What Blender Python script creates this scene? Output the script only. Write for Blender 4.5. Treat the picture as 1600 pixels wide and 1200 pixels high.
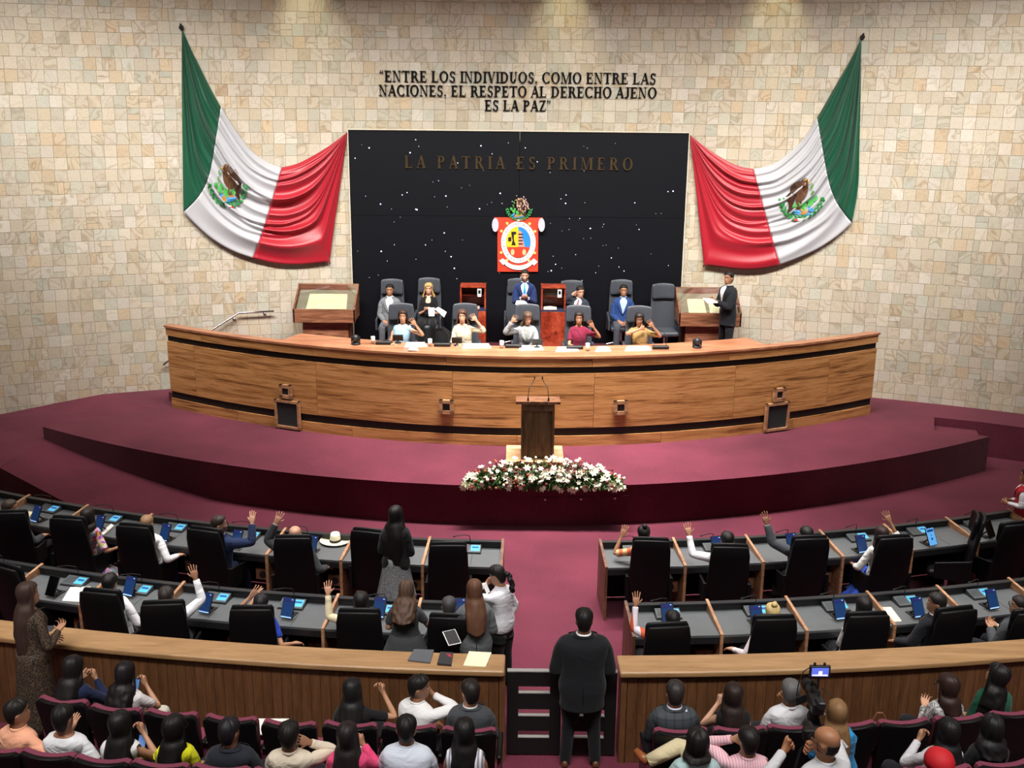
import bpy, math, random
from mathutils import Vector, Matrix, noise
import numpy as np
random.seed(7)
C = bpy.context.scene.collection
for o in list(bpy.data.objects): bpy.data.objects.remove(o)
SC = bpy.context.scene
# ------------------------------------------------------------------ camera
F = 1680.; TH = math.radians(15.6); RL = .010; CH = 6.9
cd = bpy.data.cameras.new('camera'); cam = bpy.data.objects.new('camera', cd); C.objects.link(cam)
cd.sensor_width = 36; cd.lens = F * 36 / 1600; cd.clip_start = .1; cd.clip_end = 200
cam.matrix_world = (Matrix.Translation((0, 0, CH)) @ Matrix.Rotation(math.pi / 2 - TH, 4, 'X') @ Matrix.Rotation(RL, 4, 'Z'))
SC.camera = cam
# ------------------------------------------------------------------ world, lights, exposure
SC.view_settings.view_transform = 'Standard'; SC.view_settings.look = 'None'
SC.view_settings.gamma = 1; SC.view_settings.exposure = 0.0; SC.view_settings.use_curve_mapping = False
w = bpy.data.worlds.new('world'); SC.world = w; w.use_nodes = True
w.node_tree.nodes['Background'].inputs[0].default_value = (1, .93, .88, 1)
w.node_tree.nodes['Background'].inputs[1].default_value = .15
def area(name, loc, tgt, sx, sy, e, col=(1, .96, .9), spread=180):
    l = bpy.data.lights.new(name, 'AREA'); l.shape = 'RECTANGLE'; l.size = sx; l.size_y = sy; l.energy = e; l.color = col
    l.spread = math.radians(spread)
    o = bpy.data.objects.new(name, l); C.objects.link(o); o.location = loc
    o.rotation_euler = (Vector(tgt) - Vector(loc)).to_track_quat('-Z', 'Y').to_euler(); return o
def spot(name, loc, tgt, e, ang, blend, col=(1, .9, .75), r=.08):
    l = bpy.data.lights.new(name, 'SPOT'); l.energy = e; l.spot_size = math.radians(ang); l.spot_blend = blend; l.color = col; l.shadow_soft_size = r
    o = bpy.data.objects.new(name, l); C.objects.link(o); o.location = loc
    o.rotation_euler = (Vector(tgt) - Vector(loc)).to_track_quat('-Z', 'Y').to_euler(); return o
# ceiling downlights: narrow rows over the stage, the wall, the hall and the gallery
area('stage_light', (0.4, 17.0, 10.0), (0.4, 18.0, 1.0), 9.5, .6, 560, (1, .94, .88), 100)
area('wall_light', (0.2, 16.2, 10.0), (0.2, 22.5, 2.7), 21, .5, 900, (1, .97, .92), 78)
area('carpet_light', (0.9, 16.9, 10.0), (0.9, 17.0, .7), 4.2, .8, 330, (1, .92, .9), 62)
area('hall_light', (0, 12.8, 10.0), (0, 12.6, 0), 17, .8, 255, (1, .96, .94), 42)
area('gallery_light', (0, 5.6, 9.8), (0, 9.4, .6), 16, 1.0, 300, (1, .96, .93), 54)
for sx, tx in ((-5.5, -4.6), (-2.5, -2.2), (.4, .4), (3.2, 2.9), (6.2, 5.2)):
    spot('dais_spot', (sx, 9.5, 10.0), (tx, 18.2, 1.35), 430, 18, .6, (1, .93, .85), .15)
spot('lectern_fill', (.44, 11.0, 10.0), (.44, 17.35, 1.35), 170, 10, .7, (1, .95, .88), .1)  # added fill that brightens the lectern front, not a known lamp
for i, (sx, sz) in enumerate([(-4.1, 7.9), (.95, 8.3), (5.0, 7.9)]):
    yy = 22.8 - sx * sx / 44
    spot('wall_spot', (sx, yy - .9, 9.9), (sx, yy, 7.3), 190, 46, .9, (1, .93, .6))
# ------------------------------------------------------------------ projection helpers (a pixel of the photograph -> a point of the room)
def ray(x, y):
    a = x - 800; b = y - 600
    u = (a * math.cos(RL) + b * math.sin(RL)) / F; v = (-a * math.sin(RL) + b * math.cos(RL)) / F
    return Vector((u, math.cos(TH) - v * math.sin(TH), -math.sin(TH) - v * math.cos(TH)))
def atz(x, y, z):
    d = ray(x, y); t = (z - CH) / d.z; return Vector((d.x * t, d.y * t, z))
def atY(x, y, Y):
    d = ray(x, y); t = Y / d.y; return Vector((d.x * t, Y, CH + d.z * t))
def wallY(X): return 22.8 - X * X / 44
def onwall(x, y, off=.05):
    Y = 22
    for _ in range(6): p = atY(x, y, Y); Y = wallY(p.x) - off
    return atY(x, y, Y)
# ------------------------------------------------------------------ materials
MATS = {}
def lin(c):
    if isinstance(c, str): c = [int(c[i:i + 2], 16) / 255 for i in (0, 2, 4)]
    return tuple(x / 12.92 if x <= .04045 else ((x + .055) / 1.055) ** 2.4 for x in c[:3]) + (1,)
class NT:
    def __init__(s, name):
        s.m = bpy.data.materials.new(name); s.m.use_nodes = True; s.t = s.m.node_tree; s.b = s.t.nodes['Principled BSDF']
    def n(s, ty, **k):
        nd = s.t.nodes.new(ty)
        for a, v in k.items():
            if a.startswith('i_'):
                key = a[2:]; key = int(key) if key.isdigit() else key.replace('_', ' ')
                nd.inputs[key].default_value = v
            else: setattr(nd, a, v)
        return nd
    def l(s, a, b): s.t.links.new(a, b)
    def set(s, **k):
        for a, v in k.items():
            s.b.inputs[a.replace('_', ' ')].default_value = v
    def ramp(s, fac, stops):
        r = s.n('ShaderNodeValToRGB'); s.l(fac, r.inputs[0]); e = r.color_ramp.elements
        while len(e) > 1: e.remove(e[-1])
        e[0].position = stops[0][0]; e[0].color = lin(stops[0][1])
        for p, c in stops[1:]: x = e.new(p); x.color = lin(c)
        return r.outputs[0]
    def mix(s, f, a, b, mode='MIX'):
        m = s.n('ShaderNodeMix', data_type='RGBA', blend_type=mode)
        for sock, v in ((m.inputs[0], f), (m.inputs[6], a), (m.inputs[7], b)):
            if hasattr(v, 'links'): s.l(v, sock)
            else: sock.default_value = v
        return m.outputs[2]
    def bump(s, h, st=.2, d=.01):
        b = s.n('ShaderNodeBump'); b.inputs['Strength'].default_value = st; b.inputs['Distance'].default_value = d
        s.l(h, b.inputs['Height']); s.l(b.outputs[0], s.b.inputs['Normal'])
def mat(c, rough=.5, metal=0, emit=0, noise_amt=.06, ns=14, spec=.5):
    key = (c, rough, metal, emit, noise_amt, ns)
    if key in MATS: return MATS[key]
    t = NT('surface_' + str(len(MATS))); t.set(Roughness=rough, Metallic=metal)
    t.b.inputs['Specular IOR Level'].default_value = spec
    col = lin(c)
    if noise_amt and not emit:
        tc = t.n('ShaderNodeTexCoord'); no = t.n('ShaderNodeTexNoise', i_Scale=ns, i_Detail=4.)
        t.l(tc.outputs['Object'], no.inputs['Vector'])
        d = tuple(x * (1 - noise_amt * 2.2) for x in col[:3]) + (1,); u = tuple(min(1, x * (1 + noise_amt * 2.2)) for x in col[:3]) + (1,)
        t.l(t.mix(no.outputs[0], d, u), t.b.inputs['Base Color'])
    else: t.b.inputs['Base Color'].default_value = col
    if emit:
        t.b.inputs['Emission Color'].default_value = col; t.b.inputs['Emission Strength'].default_value = emit
    MATS[key] = t.m; return t.m
def wood(name, stops, sc=(1.2, 1.2, 14), rough=.42, streak=1.):
    if name in MATS: return MATS[name]
    t = NT(name); t.set(Roughness=rough)
    tc = t.n('ShaderNodeTexCoord'); mp = t.n('ShaderNodeMapping'); mp.inputs['Scale'].default_value = sc
    t.l(tc.outputs['Object'], mp.inputs[0])
    at = t.n('ShaderNodeAttribute', attribute_name='off'); ad = t.n('ShaderNodeVectorMath', operation='ADD')
    t.l(mp.outputs[0], ad.inputs[0]); t.l(at.outputs['Vector'], ad.inputs[1])
    n1 = t.n('ShaderNodeTexNoise', i_Scale=1.3, i_Detail=8., i_Roughness=.62, i_Distortion=.9); t.l(ad.outputs[0], n1.inputs['Vector'])
    m2 = t.n('ShaderNodeVectorMath', operation='MULTIPLY'); m2.inputs[1].default_value = (2.5, 2.5, 5.5); t.l(ad.outputs[0], m2.inputs[0])
    n2 = t.n('ShaderNodeTexNoise', i_Scale=1.6, i_Detail=5., i_Roughness=.6, i_Distortion=.4); t.l(m2.outputs[0], n2.inputs['Vector'])
    f = t.n('ShaderNodeMix', data_type='FLOAT'); f.inputs[0].default_value = .35
    t.l(n1.outputs[0], f.inputs[2]); t.l(n2.outputs[0], f.inputs[3])
    t.l(t.ramp(f.outputs[0], stops), t.b.inputs['Base Color']); t.bump(n2.outputs[0], .12, .003)
    MATS[name] = t.m; return t.m
W_DAIS = wood('dais_wood', [(.30, '3a2414'), (.38, '6a4324'), (.44, '9a683a'), (.50, 'b07c4a'), (.56, 'c4905c'), (.62, 'a06c3e'), (.68, '7a4e2a'), (.76, '4a2e18')], (.55, .55, 9.5))
W_DTOP = wood('dais_top_wood', [(.34, '7a4a34'), (.5, 'a06a4c'), (.65, 'b98663')], (.6, 5, 5), .33)
W_DARK = wood('lectern_wood', [(.34, '3e2e1e'), (.5, '6a5238'), (.66, '86694a')], (9, 9, .8), .5)
W_CASE = wood('case_wood', [(.35, '4a2c1e'), (.5, '84543a'), (.64, 'a8755a')], (1, 1, 9), .45)
W_RED = wood('red_lectern_wood', [(.34, '4a140c'), (.5, '8e3420'), (.66, 'b5573a')], (4, 4, 2.2), .3)
W_EDGE = wood('divider_wood', [(.35, '7a5238'), (.5, 'a87c5a'), (.65, 'c09672')], (3, 3, 10), .45)
W_SIDE = wood('desk_side_wood', [(.35, '3a2418'), (.5, '6a4630'), (.65, '8a6448')], (5, 5, 1.2), .5)
W_CAP = wood('barrier_cap_wood', [(.35, '8c6a46'), (.5, '9f7b52'), (.65, 'ae8a60')], (1.0, 9, 9), .42)
W_PLANK = wood('plank_wood', [(.34, '4e321c'), (.5, '624026'), (.66, '744e30')], (8, 8, .8), .5)
W_LIGHT = wood('base_wood', [(.35, 'a87c58'), (.5, 'c49a72'), (.65, 'd4ac84')], (1, 5, 5), .45)
def carpet():
    t = NT('burgundy_carpet'); t.set(Roughness=.97); t.b.inputs['Specular IOR Level'].default_value = .12
    tc = t.n('ShaderNodeTexCoord')
    n1 = t.n('ShaderNodeTexNoise', i_Scale=60., i_Detail=6., i_Roughness=.75); n2 = t.n('ShaderNodeTexNoise', i_Scale=.8, i_Detail=4.)
    for n in (n1, n2): t.l(tc.outputs['Object'], n.inputs['Vector'])
    a = t.ramp(n1.outputs[0], [(.25, '501d2c'), (.5, '672a3b'), (.75, '7e3c4c')]); b = t.ramp(n2.outputs[0], [(.3, 'cfcfcf'), (.7, 'ffffff')])
    t.l(t.mix(1., a, b, 'MULTIPLY'), t.b.inputs['Base Color']); t.bump(n1.outputs[0], .3, .01)
    t.b.inputs['Sheen Weight'].default_value = .12
    return t.m
M_CARPET = carpet()
def stone():
    t = NT('sandstone_tile'); t.set(Roughness=.62)
    at = t.n('ShaderNodeAttribute', attribute_name='tile_color'); rn = t.n('ShaderNodeAttribute', attribute_name='off')
    tc = t.n('ShaderNodeTexCoord'); ad = t.n('ShaderNodeVectorMath', operation='ADD')
    t.l(tc.outputs['Object'], ad.inputs[0]); t.l(rn.outputs['Vector'], ad.inputs[1])
    n1 = t.n('ShaderNodeTexNoise', i_Scale=1.5, i_Detail=2., i_Distortion=.7); t.l(ad.outputs[0], n1.inputs['Vector'])
    # contour-like sandstone veins: fract of a scaled noise field
    mu = t.n('ShaderNodeMath', operation='MULTIPLY', i_1=9.); t.l(n1.outputs[0], mu.inputs[0])
    pp = t.n('ShaderNodeMath', operation='PINGPONG', i_1=.5); t.l(mu.outputs[0], pp.inputs[0])
    vein = t.ramp(pp.outputs[0], [(.0, 'c4ae90'), (.10, 'dfd4c4'), (.26, 'ffffff'), (1., 'f4f1ea')])
    n2 = t.n('ShaderNodeTexNoise', i_Scale=42., i_Detail=4., i_Roughness=.7); t.l(ad.outputs[0], n2.inputs['Vector'])
    sp = t.ramp(n2.outputs[0], [(.3, 'b9ab98'), (.42, 'f2ece4'), (.6, 'ffffff')])
    vw = t.n('ShaderNodeSeparateXYZ'); t.l(rn.outputs['Vector'], vw.inputs[0])
    fr = t.n('ShaderNodeMath', operation='FRACT'); t.l(vw.outputs[0], fr.inputs[0])
    k = t.n('ShaderNodeMath', operation='MULTIPLY', i_1=.62); t.l(fr.outputs[0], k.inputs[0])
    c = t.mix(k.outputs[0], at.outputs['Color'], t.mix(1., at.outputs['Color'], vein, 'MULTIPLY'))
    c = t.mix(.6, c, t.mix(1., c, sp, 'MULTIPLY'))
    t.l(c, t.b.inputs['Base Color']); t.bump(n2.outputs[0], .15, .004); return t.m
M_STONE = stone()
M_LEATHER = mat('0e0e10', .5, 0, 0, .1, 30, .22); M_LEATHER_LIT = mat('3b3f46', .42, 0, 0, .08, 30)  # the grey puts the lit look of black leather into the base colour
M_BLACK = mat('0b0b0c', .6); M_DESK = mat('565a5c', .55, 0, 0, .08, 5); M_LEDGE = mat('1b1c1e', .5)
M_CHROME = mat('b9b9bb', .25, 1.); M_PLASTIC = mat('1d1f22', .45); M_PAPER = mat('eeeae0', .8, 0, 0, .02); M_CREAM = mat('efe8c0', .8, 0, 0, .02)
M_SCREEN = mat('17335e', .25, 0, .35); M_SCREENL = mat('8fb8e6', .25, 0, .6); M_CYAN = mat('4aa3d6', .3, 0, .55); M_HEAD = mat('23245c', .3, 0, .35)
M_BURG = mat('743246', .9, 0, 0, .08, 60); M_SHELL = mat('0f0f11', .45, 0, 0, .06, 14, .3); M_WHITE = mat('f2f2f2', .6, 0, 0, .02)
def glass():
    t = NT('clear_glass'); nt = t.t; tr = t.n('ShaderNodeBsdfTransparent'); tr.inputs[0].default_value = (.93, .96, .95, 1)
    gl = t.n('ShaderNodeBsdfGlossy'); gl.inputs['Roughness'].default_value = .03
    lw = t.n('ShaderNodeLayerWeight', i_Blend=.25); mx = t.n('ShaderNodeMixShader')
    mm = t.n('ShaderNodeMath', operation='MULTIPLY', i_1=.5); t.l(lw.outputs['Fresnel'], mm.inputs[0])
    t.l(mm.outputs[0], mx.inputs[0]); t.l(tr.outputs[0], mx.inputs[1]); t.l(gl.outputs[0], mx.inputs[2])
    t.l(mx.outputs[0], nt.nodes['Material Output'].inputs[0]); return t.m
M_GLASS = glass()
# ------------------------------------------------------------------ mesh builder
class B:
    def __init__(s): s.v = []; s.f = []
    def add(s, V, Fc):
        n = len(s.v); s.v += [tuple(p) for p in V]; s.f += [tuple(i + n for i in f) for f in Fc]; return s
    def box(s, c, d, M=None):
        x, y, z = [q / 2 for q in d]; V = [Vector((i * x, j * y, k * z)) for k in (-1, 1) for j in (-1, 1) for i in (-1, 1)]
        if M is not None: V = [M @ p for p in V]
        c = Vector(c); return s.add([p + c for p in V], [(0, 2, 3, 1), (4, 5, 7, 6), (0, 1, 5, 4), (2, 6, 7, 3), (0, 4, 6, 2), (1, 3, 7, 5)])
    def cbox(s, c, d, b=.01, M=None):       # box with chamfered edges
        x, y, z = [q / 2 for q in d]; V = []; Fc = []
        rings = [(z, x - b, y - b), (z - b, x, y), (-z + b, x, y), (-z, x - b, y - b)]
        for (zz, a, e) in rings:
            q = b if a == x else b * .5
            for (sx, sy) in ((1, 1), (-1, 1), (-1, -1), (1, -1)):
                p1 = (sx * a, sy * (e - q), zz); p2 = (sx * (a - q), sy * e, zz)
                V += [p1, p2] if sx * sy > 0 else [p2, p1]
        for r in range(3):
            for i in range(8): Fc.append((r * 8 + i, (r + 1) * 8 + i, (r + 1) * 8 + (i + 1) % 8, r * 8 + (i + 1) % 8))
        Fc += [tuple(range(8)), tuple(reversed(range(24, 32)))]
        V = [Vector(p) for p in V]
        if M is not None: V = [M @ p for p in V]
        c = Vector(c); return s.add([p + c for p in V], Fc)
    def prism(s, poly, z0, z1):              # poly: xy points, z0/z1 numbers or per-point lists
        n = len(poly); a = z0 if hasattr(z0, '__len__') else [z0] * n; b = z1 if hasattr(z1, '__len__') else [z1] * n
        V = [(p[0], p[1], a[i]) for i, p in enumerate(poly)] + [(p[0], p[1], b[i]) for i, p in enumerate(poly)]
        ar = sum(poly[i][0] * poly[(i + 1) % n][1] - poly[(i + 1) % n][0] * poly[i][1] for i in range(n))
        Fc = [tuple(reversed(range(n))), tuple(range(n, 2 * n))] + [(i, (i + 1) % n, n + (i + 1) % n, n + i) for i in range(n)]
        if ar < 0: Fc = [tuple(reversed(f)) for f in Fc]
        return s.add(V, Fc)
    def rings(s, R, cap=True, closed=True):
        n = len(R[0]); V = [p for r in R for p in r]; Fc = []
        for j in range(len(R) - 1):
            for i in range(n if closed else n - 1):
                k = (i + 1) % n; Fc.append((j * n + i, j * n + k, (j + 1) * n + k, (j + 1) * n + i))
        if cap: Fc += [tuple(reversed(range(n))), tuple(range((len(R) - 1) * n, len(R) * n))]
        return s.add(V, Fc)
    def tube(s, P, r, n=8):
        P = [Vector(p) for p in P]; R = []; rr = r if hasattr(r, '__len__') else [r] * len(P); up = None
        for i, p in enumerate(P):
            t = ((P[min(i + 1, len(P) - 1)] - P[max(i - 1, 0)])).normalized()
            if up is None: up = Vector((0, 0, 1)) if abs(t.z) < .9 else Vector((0, 1, 0))
            a = t.cross(up).normalized(); b = a.cross(t)
            up = b
            R.append([p + (a * math.cos(2 * math.pi * k / n) - b * math.sin(2 * math.pi * k / n)) * rr[i] for k in range(n)])
        return s.rings([list(reversed(r)) for r in R])
    def lathe(s, prof, c=(0, 0, 0), n=16, sx=1, sy=1):
        return s.rings([[(c[0] + r * sx * math.cos(2 * math.pi * k / n), c[1] + r * sy * math.sin(2 * math.pi * k / n), c[2] + z) for k in range(n)] for r, z in prof])
    def ell(s, c, r, n=12, m=7, M=None):
        R = []
        for j in range(m):
            a = math.pi * (j + .35) / (m - .3) - math.pi / 2
            ring = [Vector((r[0] * math.cos(a) * math.cos(2 * math.pi * k / n), r[1] * math.cos(a) * math.sin(2 * math.pi * k / n), r[2] * math.sin(a))) for k in range(n)]
            R.append([(M @ p if M is not None else p) + Vector(c) for p in ring])
        return s.rings(R)
def rot(ax, d): return Matrix.Rotation(math.radians(d), 3, ax)
def mesh(name, b, m, smooth=False, off=None):
    me = bpy.data.meshes.new(name); me.from_pydata([tuple(p) for p in b.v], [], b.f)
    me.materials.append(m)
    if smooth: me.polygons.foreach_set('use_smooth', [True] * len(me.polygons))
    if off is not None:
        a = me.attributes.new('off', 'FLOAT_VECTOR', 'POINT'); a.data.foreach_set('vector', list(off) * len(me.vertices))
    me.update(); return me
def P(name, b, m, parent=None, world=False, smooth=False, off=None, kind=None, label=None):
    if isinstance(b, B):
        if world and parent is not None:
            Mi = parent.matrix_basis.inverted(); q = parent.parent
            if q is not None: Mi = Mi @ q.matrix_basis.inverted()
            b.v = [Mi @ Vector(p) for p in b.v]
        b = mesh(name, b, m, smooth, off)
    o = bpy.data.objects.new(name, b); C.objects.link(o)
    if parent is not None: o.parent = parent
    if kind: o['kind'] = kind
    if label: o['label'] = label
    return o
def thing(name, label, cat, loc=(0, 0, 0), rz=0., group=None):
    o = bpy.data.objects.new(name, None); C.objects.link(o); o.location = loc; o.rotation_euler = (0, 0, rz); o.empty_display_size = .2
    o['label'] = label; o['category'] = cat
    if group: o['group'] = group
    o.matrix_basis = Matrix.Translation(loc) @ Matrix.Rotation(rz, 4, 'Z')
    return o
def tag(o, label, cat, group=None):
    o['label'] = label; o['category'] = cat
    if group: o['group'] = group
    return o
def dup(root, loc, rz, label, group=None):
    r = root.copy(); C.objects.link(r); r.location = loc; r.rotation_euler = (0, 0, rz); r['label'] = label
    if group: r['group'] = group
    for ch in [c for c in KIDS[root.name]]:
        c = ch.copy(); C.objects.link(c); c.parent = r
        for g in KIDS.get(ch.name, []):
            d = g.copy(); C.objects.link(d); d.parent = c
    return r
KIDS = {}
def remember(*roots):
    for o in C.objects:
        if o.parent is not None: KIDS.setdefault(o.parent.name, [])
    for r in roots:
        KIDS[r.name] = [o for o in C.objects if o.parent == r]
        for c in KIDS[r.name]: KIDS[c.name] = [o for o in C.objects if o.parent == c]
def mod(o, ty, **k):
    m = o.modifiers.new(ty.lower(), ty)
    for a, v in k.items(): setattr(m, a, v)
    return m
ORD = ['first', 'second', 'third', 'fourth', 'fifth', 'sixth', 'seventh', 'eighth', 'ninth', 'tenth', 'eleventh']
# ================================================================== THE SETTING
def structure(name, b, m, **k):
    o = P(name, b, m, kind='structure', **k); return o
structure('floor', B().prism([(-16, 4), (16, 4), (16, 23), (-16, 23)], -.1, 0), M_CARPET)
def stageY(x): return 16.17 + .0365 * (x - .1) ** 2
def daisY(x): return 18.16 + .0455 * (x - .2) ** 2
# stage
XS = np.linspace(-8.71, 8.88, 45)
front = [(x, stageY(x)) for x in XS]
poly = front + [(7.98, 19.34), (8.29, 20.16), (9.06, 19.89), (9.77, 19.55), (13, 18.1), (13, 20.2), (10.6, 20.4), (8.5, 21.4), (6, 22.4), (0, 23), (-6, 22.2), (-8.5, 21.25), (-7.0, 20.2)]
structure('trim_1', B().prism(poly, 0, .68), M_CARPET)['label'] = 'burgundy carpeted stage'
# switchback ramp and landing to the left of the stage
b = B(); z0 = .0
b.prism([(-5.0, 17.15), (-8.71, 19.04), (-8.82, 17.46), (-7.4, 16.55), (-6.3, 16.0)], -.02, [.0, .44, .43, .2, .0])
b.prism([(-8.71, 19.04), (-10.9, 20.3), (-14, 18.6), (-14, 16.4), (-12, 18.4), (-8.82, 17.46)], -.02, .435)
b.prism([(-8.71, 19.04), (-7.0, 20.2), (-8.5, 21.25), (-10.9, 20.6), (-10.9, 20.2)], -.02, [.436, .68, .68, .42, .40])
structure('trim_2', b, M_CARPET)['label'] = 'carpeted ramp turning beside the stage'
structure('trim_3', B().prism([(8.29, 20.12), (8.0, 19.36), (8.8, 19.0), (9.0, 19.85)], .0, .52), M_CARPET)['label'] = 'carpeted step at the right of the stage'
# platform behind the dais
pf = [(x, daisY(x) + .12) for x in np.linspace(-6.3, 6.6, 21)] + [(5.6, 22.5), (3, 22.9), (-3, 22.9), (-5.0, 22.5)]
structure('trim_4', B().prism(pf, .6, 1.58), M_CARPET)['label'] = 'platform behind the dais'
# stair behind the left end of the dais
b = B()
for i in range(5): b.prism([(-6.9 + .28 * i, 20.75), (-5.0, 20.2), (-5.0, 22.6), (-6.9 + .28 * i, 21.95)], .6, .68 + .18 * (i + 1) - .001)
structure('trim_5', b, M_CARPET)['label'] = 'carpeted stair at the wall'
# spectator tiers
def barrY(x): return 10.17 + .017 * (x - .5) ** 2
for k, (dy, z, zb) in enumerate([(-.86, .2, 0), (-1.66, .4, .2), (-2.46, .6, .4), (-3.3, .8, .6)]):
    for sgn, (xa, xb) in enumerate([(-11, -.02), (1.3, 11)]):
        xs = np.linspace(xa, xb, 16)
        pp = [(x, barrY(x) + dy + .15) for x in xs] + [(xb, 4.2), (xa, 4.2)]
        structure('floor', B().prism(pp, 0 if k == 0 else zb, z), M_CARPET)
b = B().prism([(-16, 4), (16, 4), (16, 23.5), (-16, 23.5)], 10.2, 10.3)
structure('ceiling', b, mat('b8b0a4', .9))
for nm, x0 in (('wall_left', -13.4), ('wall_right', 13.2)):
    structure(nm, B().prism([(x0, 3), (x0 + .2, 3), (x0 + .2, 18.8), (x0, 18.8)], -.05, 10.2), mat('a89878', .9))
# ------------------------------------------------------------------ stone wall
def arcpt(s, z, d=0):          # s is measured along the wall
    x = s * (1 - s * s / (6 * 22 * 22)); y = wallY(x); n = Vector((x / 22, 1, 0)).normalized()
    return Vector((x, y, z)) - n * d
b = B(); ss = np.linspace(-13.5, 13.5, 55)
b.rings([[arcpt(s, -.05, .0) for s in ss], [arcpt(s, 10.2, .0) for s in ss]], cap=False, closed=False)
wall = structure('wall_back', b, mat('9c8f7a', .9))
PAL = ['cfc4b0', 'c8bca4', 'bfbcaa', 'd0c5b6', 'cbbca6', 'c8bba8', 'd8d2c8', 'b9b8a8', 'c4b394', 'd2c8b8', 'c9baa4', 'bcbfb2', 'd4c8ba', 'c9ae88', 'cdc2ae', 'c0b8a8', 'd6cfc4', 'ccc0ac']
TS = .232; tiles = []
SR = random.Random(3)
zr = -.12
while zr < 10.0:
    h = TS; s = -13.3 + SR.random() * .05 + (.0 if SR.random() < .85 else TS / 2)
    while s < 13.3:
        w_ = TS
        s0, s1 = s, s + w_; c = arcpt((s0 + s1) / 2, zr + h / 2); s += w_
        if abs(c.x - .08) < 3.3 and .6 < c.z < 5.75: continue
        if zr + h < .3 and abs(c.x) < 9: continue
        r = SR.random()
        if r < .05: cells = [(s0, s0 + w_ / 2, zr, zr + h), (s0 + w_ / 2, s1, zr, zr + h)]
        elif r < .08: cells = [(s0, s1, zr, zr + h / 2), (s0, s1, zr + h / 2, zr + h)]
        else: cells = [(s0, s1, zr, zr + h)]
        for (a, e, za, zb) in cells: tiles.append((a, e, za, zb))
    zr += TS
def tile_geo(t, rr):
    a, e, za, zb = t; g = .0013 + rr.random() * .0012; d = .008 + rr.random() * .002; k = .003
    j = lambda: (rr.random() - .5) * .0016
    o = [arcpt(a + g, za + g + j(), .001), arcpt(e - g, za + g + j(), .001), arcpt(e - g, zb - g + j(), .001), arcpt(a + g, zb - g + j(), .001)]
    f = [arcpt(a + g + k, za + g + k, d), arcpt(e - g - k, za + g + k, d), arcpt(e - g - k, zb - g - k, d), arcpt(a + g + k, zb - g - k, d)]
    return o + f, [(4, 5, 6, 7), (0, 1, 5, 4), (1, 2, 6, 5), (2, 3, 7, 6), (3, 0, 4, 7)]
def tile_attr(me, cols, offs):
    a = me.attributes.new('tile_color', 'FLOAT_COLOR', 'POINT'); a.data.foreach_set('color', cols)
    a = me.attributes.new('off', 'FLOAT_VECTOR', 'POINT'); a.data.foreach_set('vector', offs)
def dist(t):
    p = arcpt((t[0] + t[1]) / 2, (t[2] + t[3]) / 2); q = p - Vector((0, 0, CH))
    zc = q.y * math.cos(TH) - q.z * math.sin(TH); yc = q.y * math.sin(TH) + q.z * math.cos(TH)
    u = F * q.x / zc; v = -F * yc / zc
    vis = abs(u) < 785 and -590 < v < 60 and t[3] - t[2] > .2 and t[1] - t[0] > .2 and not (abs(u) < 540 and v > -100)
    return zc if vis else 1e9
tiles.sort(key=dist)
big = B(); bc = []; bo = []
lastc = None
for i, t in enumerate(tiles):
    V, Fc = tile_geo(t, SR); c = lin(SR.choice(PAL)); c = [q_ * .55 + w_ * .45 for q_, w_ in zip(c[:3], (.53, .485, .395))]; m_ = .87 + .16 * SR.random(); c = [min(1, x * m_) for x in c[:3]] + [1]
    of = [SR.random() * 40, SR.random() * 40, SR.random() * 40]
    if i < 300:
        q = B().add(V, Fc); me = mesh('tile', q, M_STONE); tile_attr(me, c * 8, of * 8); P('tile', me, None, wall)
    else: big.add(V, Fc); bc += c * 8; bo += of * 8
me = mesh('tile_field', big, M_STONE); tile_attr(me, bc, bo); P('tile_field', me, None, wall, kind='stuff')
# ------------------------------------------------------------------ backdrop of black starry panels
YP = 22.35
bp = thing('backdrop_panel', 'tall black starry backdrop board behind the presidium, between the two flags', 'backdrop', (0.08, YP, 1.58))
M_NIGHT = mat('090b11', .5, 0, 0, .12, 3, .2)
xs = [-3.37, .11, 3.535]; zs = [1.58, 4.25, 5.97]
for i in range(2):
    for j in range(2):
        P('board', B().cbox(((xs[i] + xs[i + 1]) / 2, YP + .05, (zs[j] + zs[j + 1]) / 2), (xs[i + 1] - xs[i] - .006, .1, zs[j + 1] - zs[j] - .006), .003), M_NIGHT, bp, world=True)
P('edge_strip', B().box((.08, YP + .03, 5.985), (6.93, .13, .016)).box((-3.38, YP + .05, 3.78), (.016, .12, 4.38)).box((3.545, YP + .05, 3.78), (.016, .12, 4.38)), mat('d8cdb8', .6), bp, world=True)
b = B(); rs = random.Random(11)
for i in range(105):
    x = rs.uniform(-3.25, 3.4); z = rs.uniform(2.9, 5.8); r = rs.choice([.006, .007, .008, .010, .014, .019]) * .8
    b.rings([[(x + r * q * math.cos(k * math.pi / 3), YP - dd, z + r * q * math.sin(k * math.pi / 3)) for k in range(6)] for q, dd in ((1, 0), (.6, .006))])
P('star_lights', b, mat('dfe6ff', .3, 0, 1.2), bp, world=True, kind='stuff')
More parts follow.
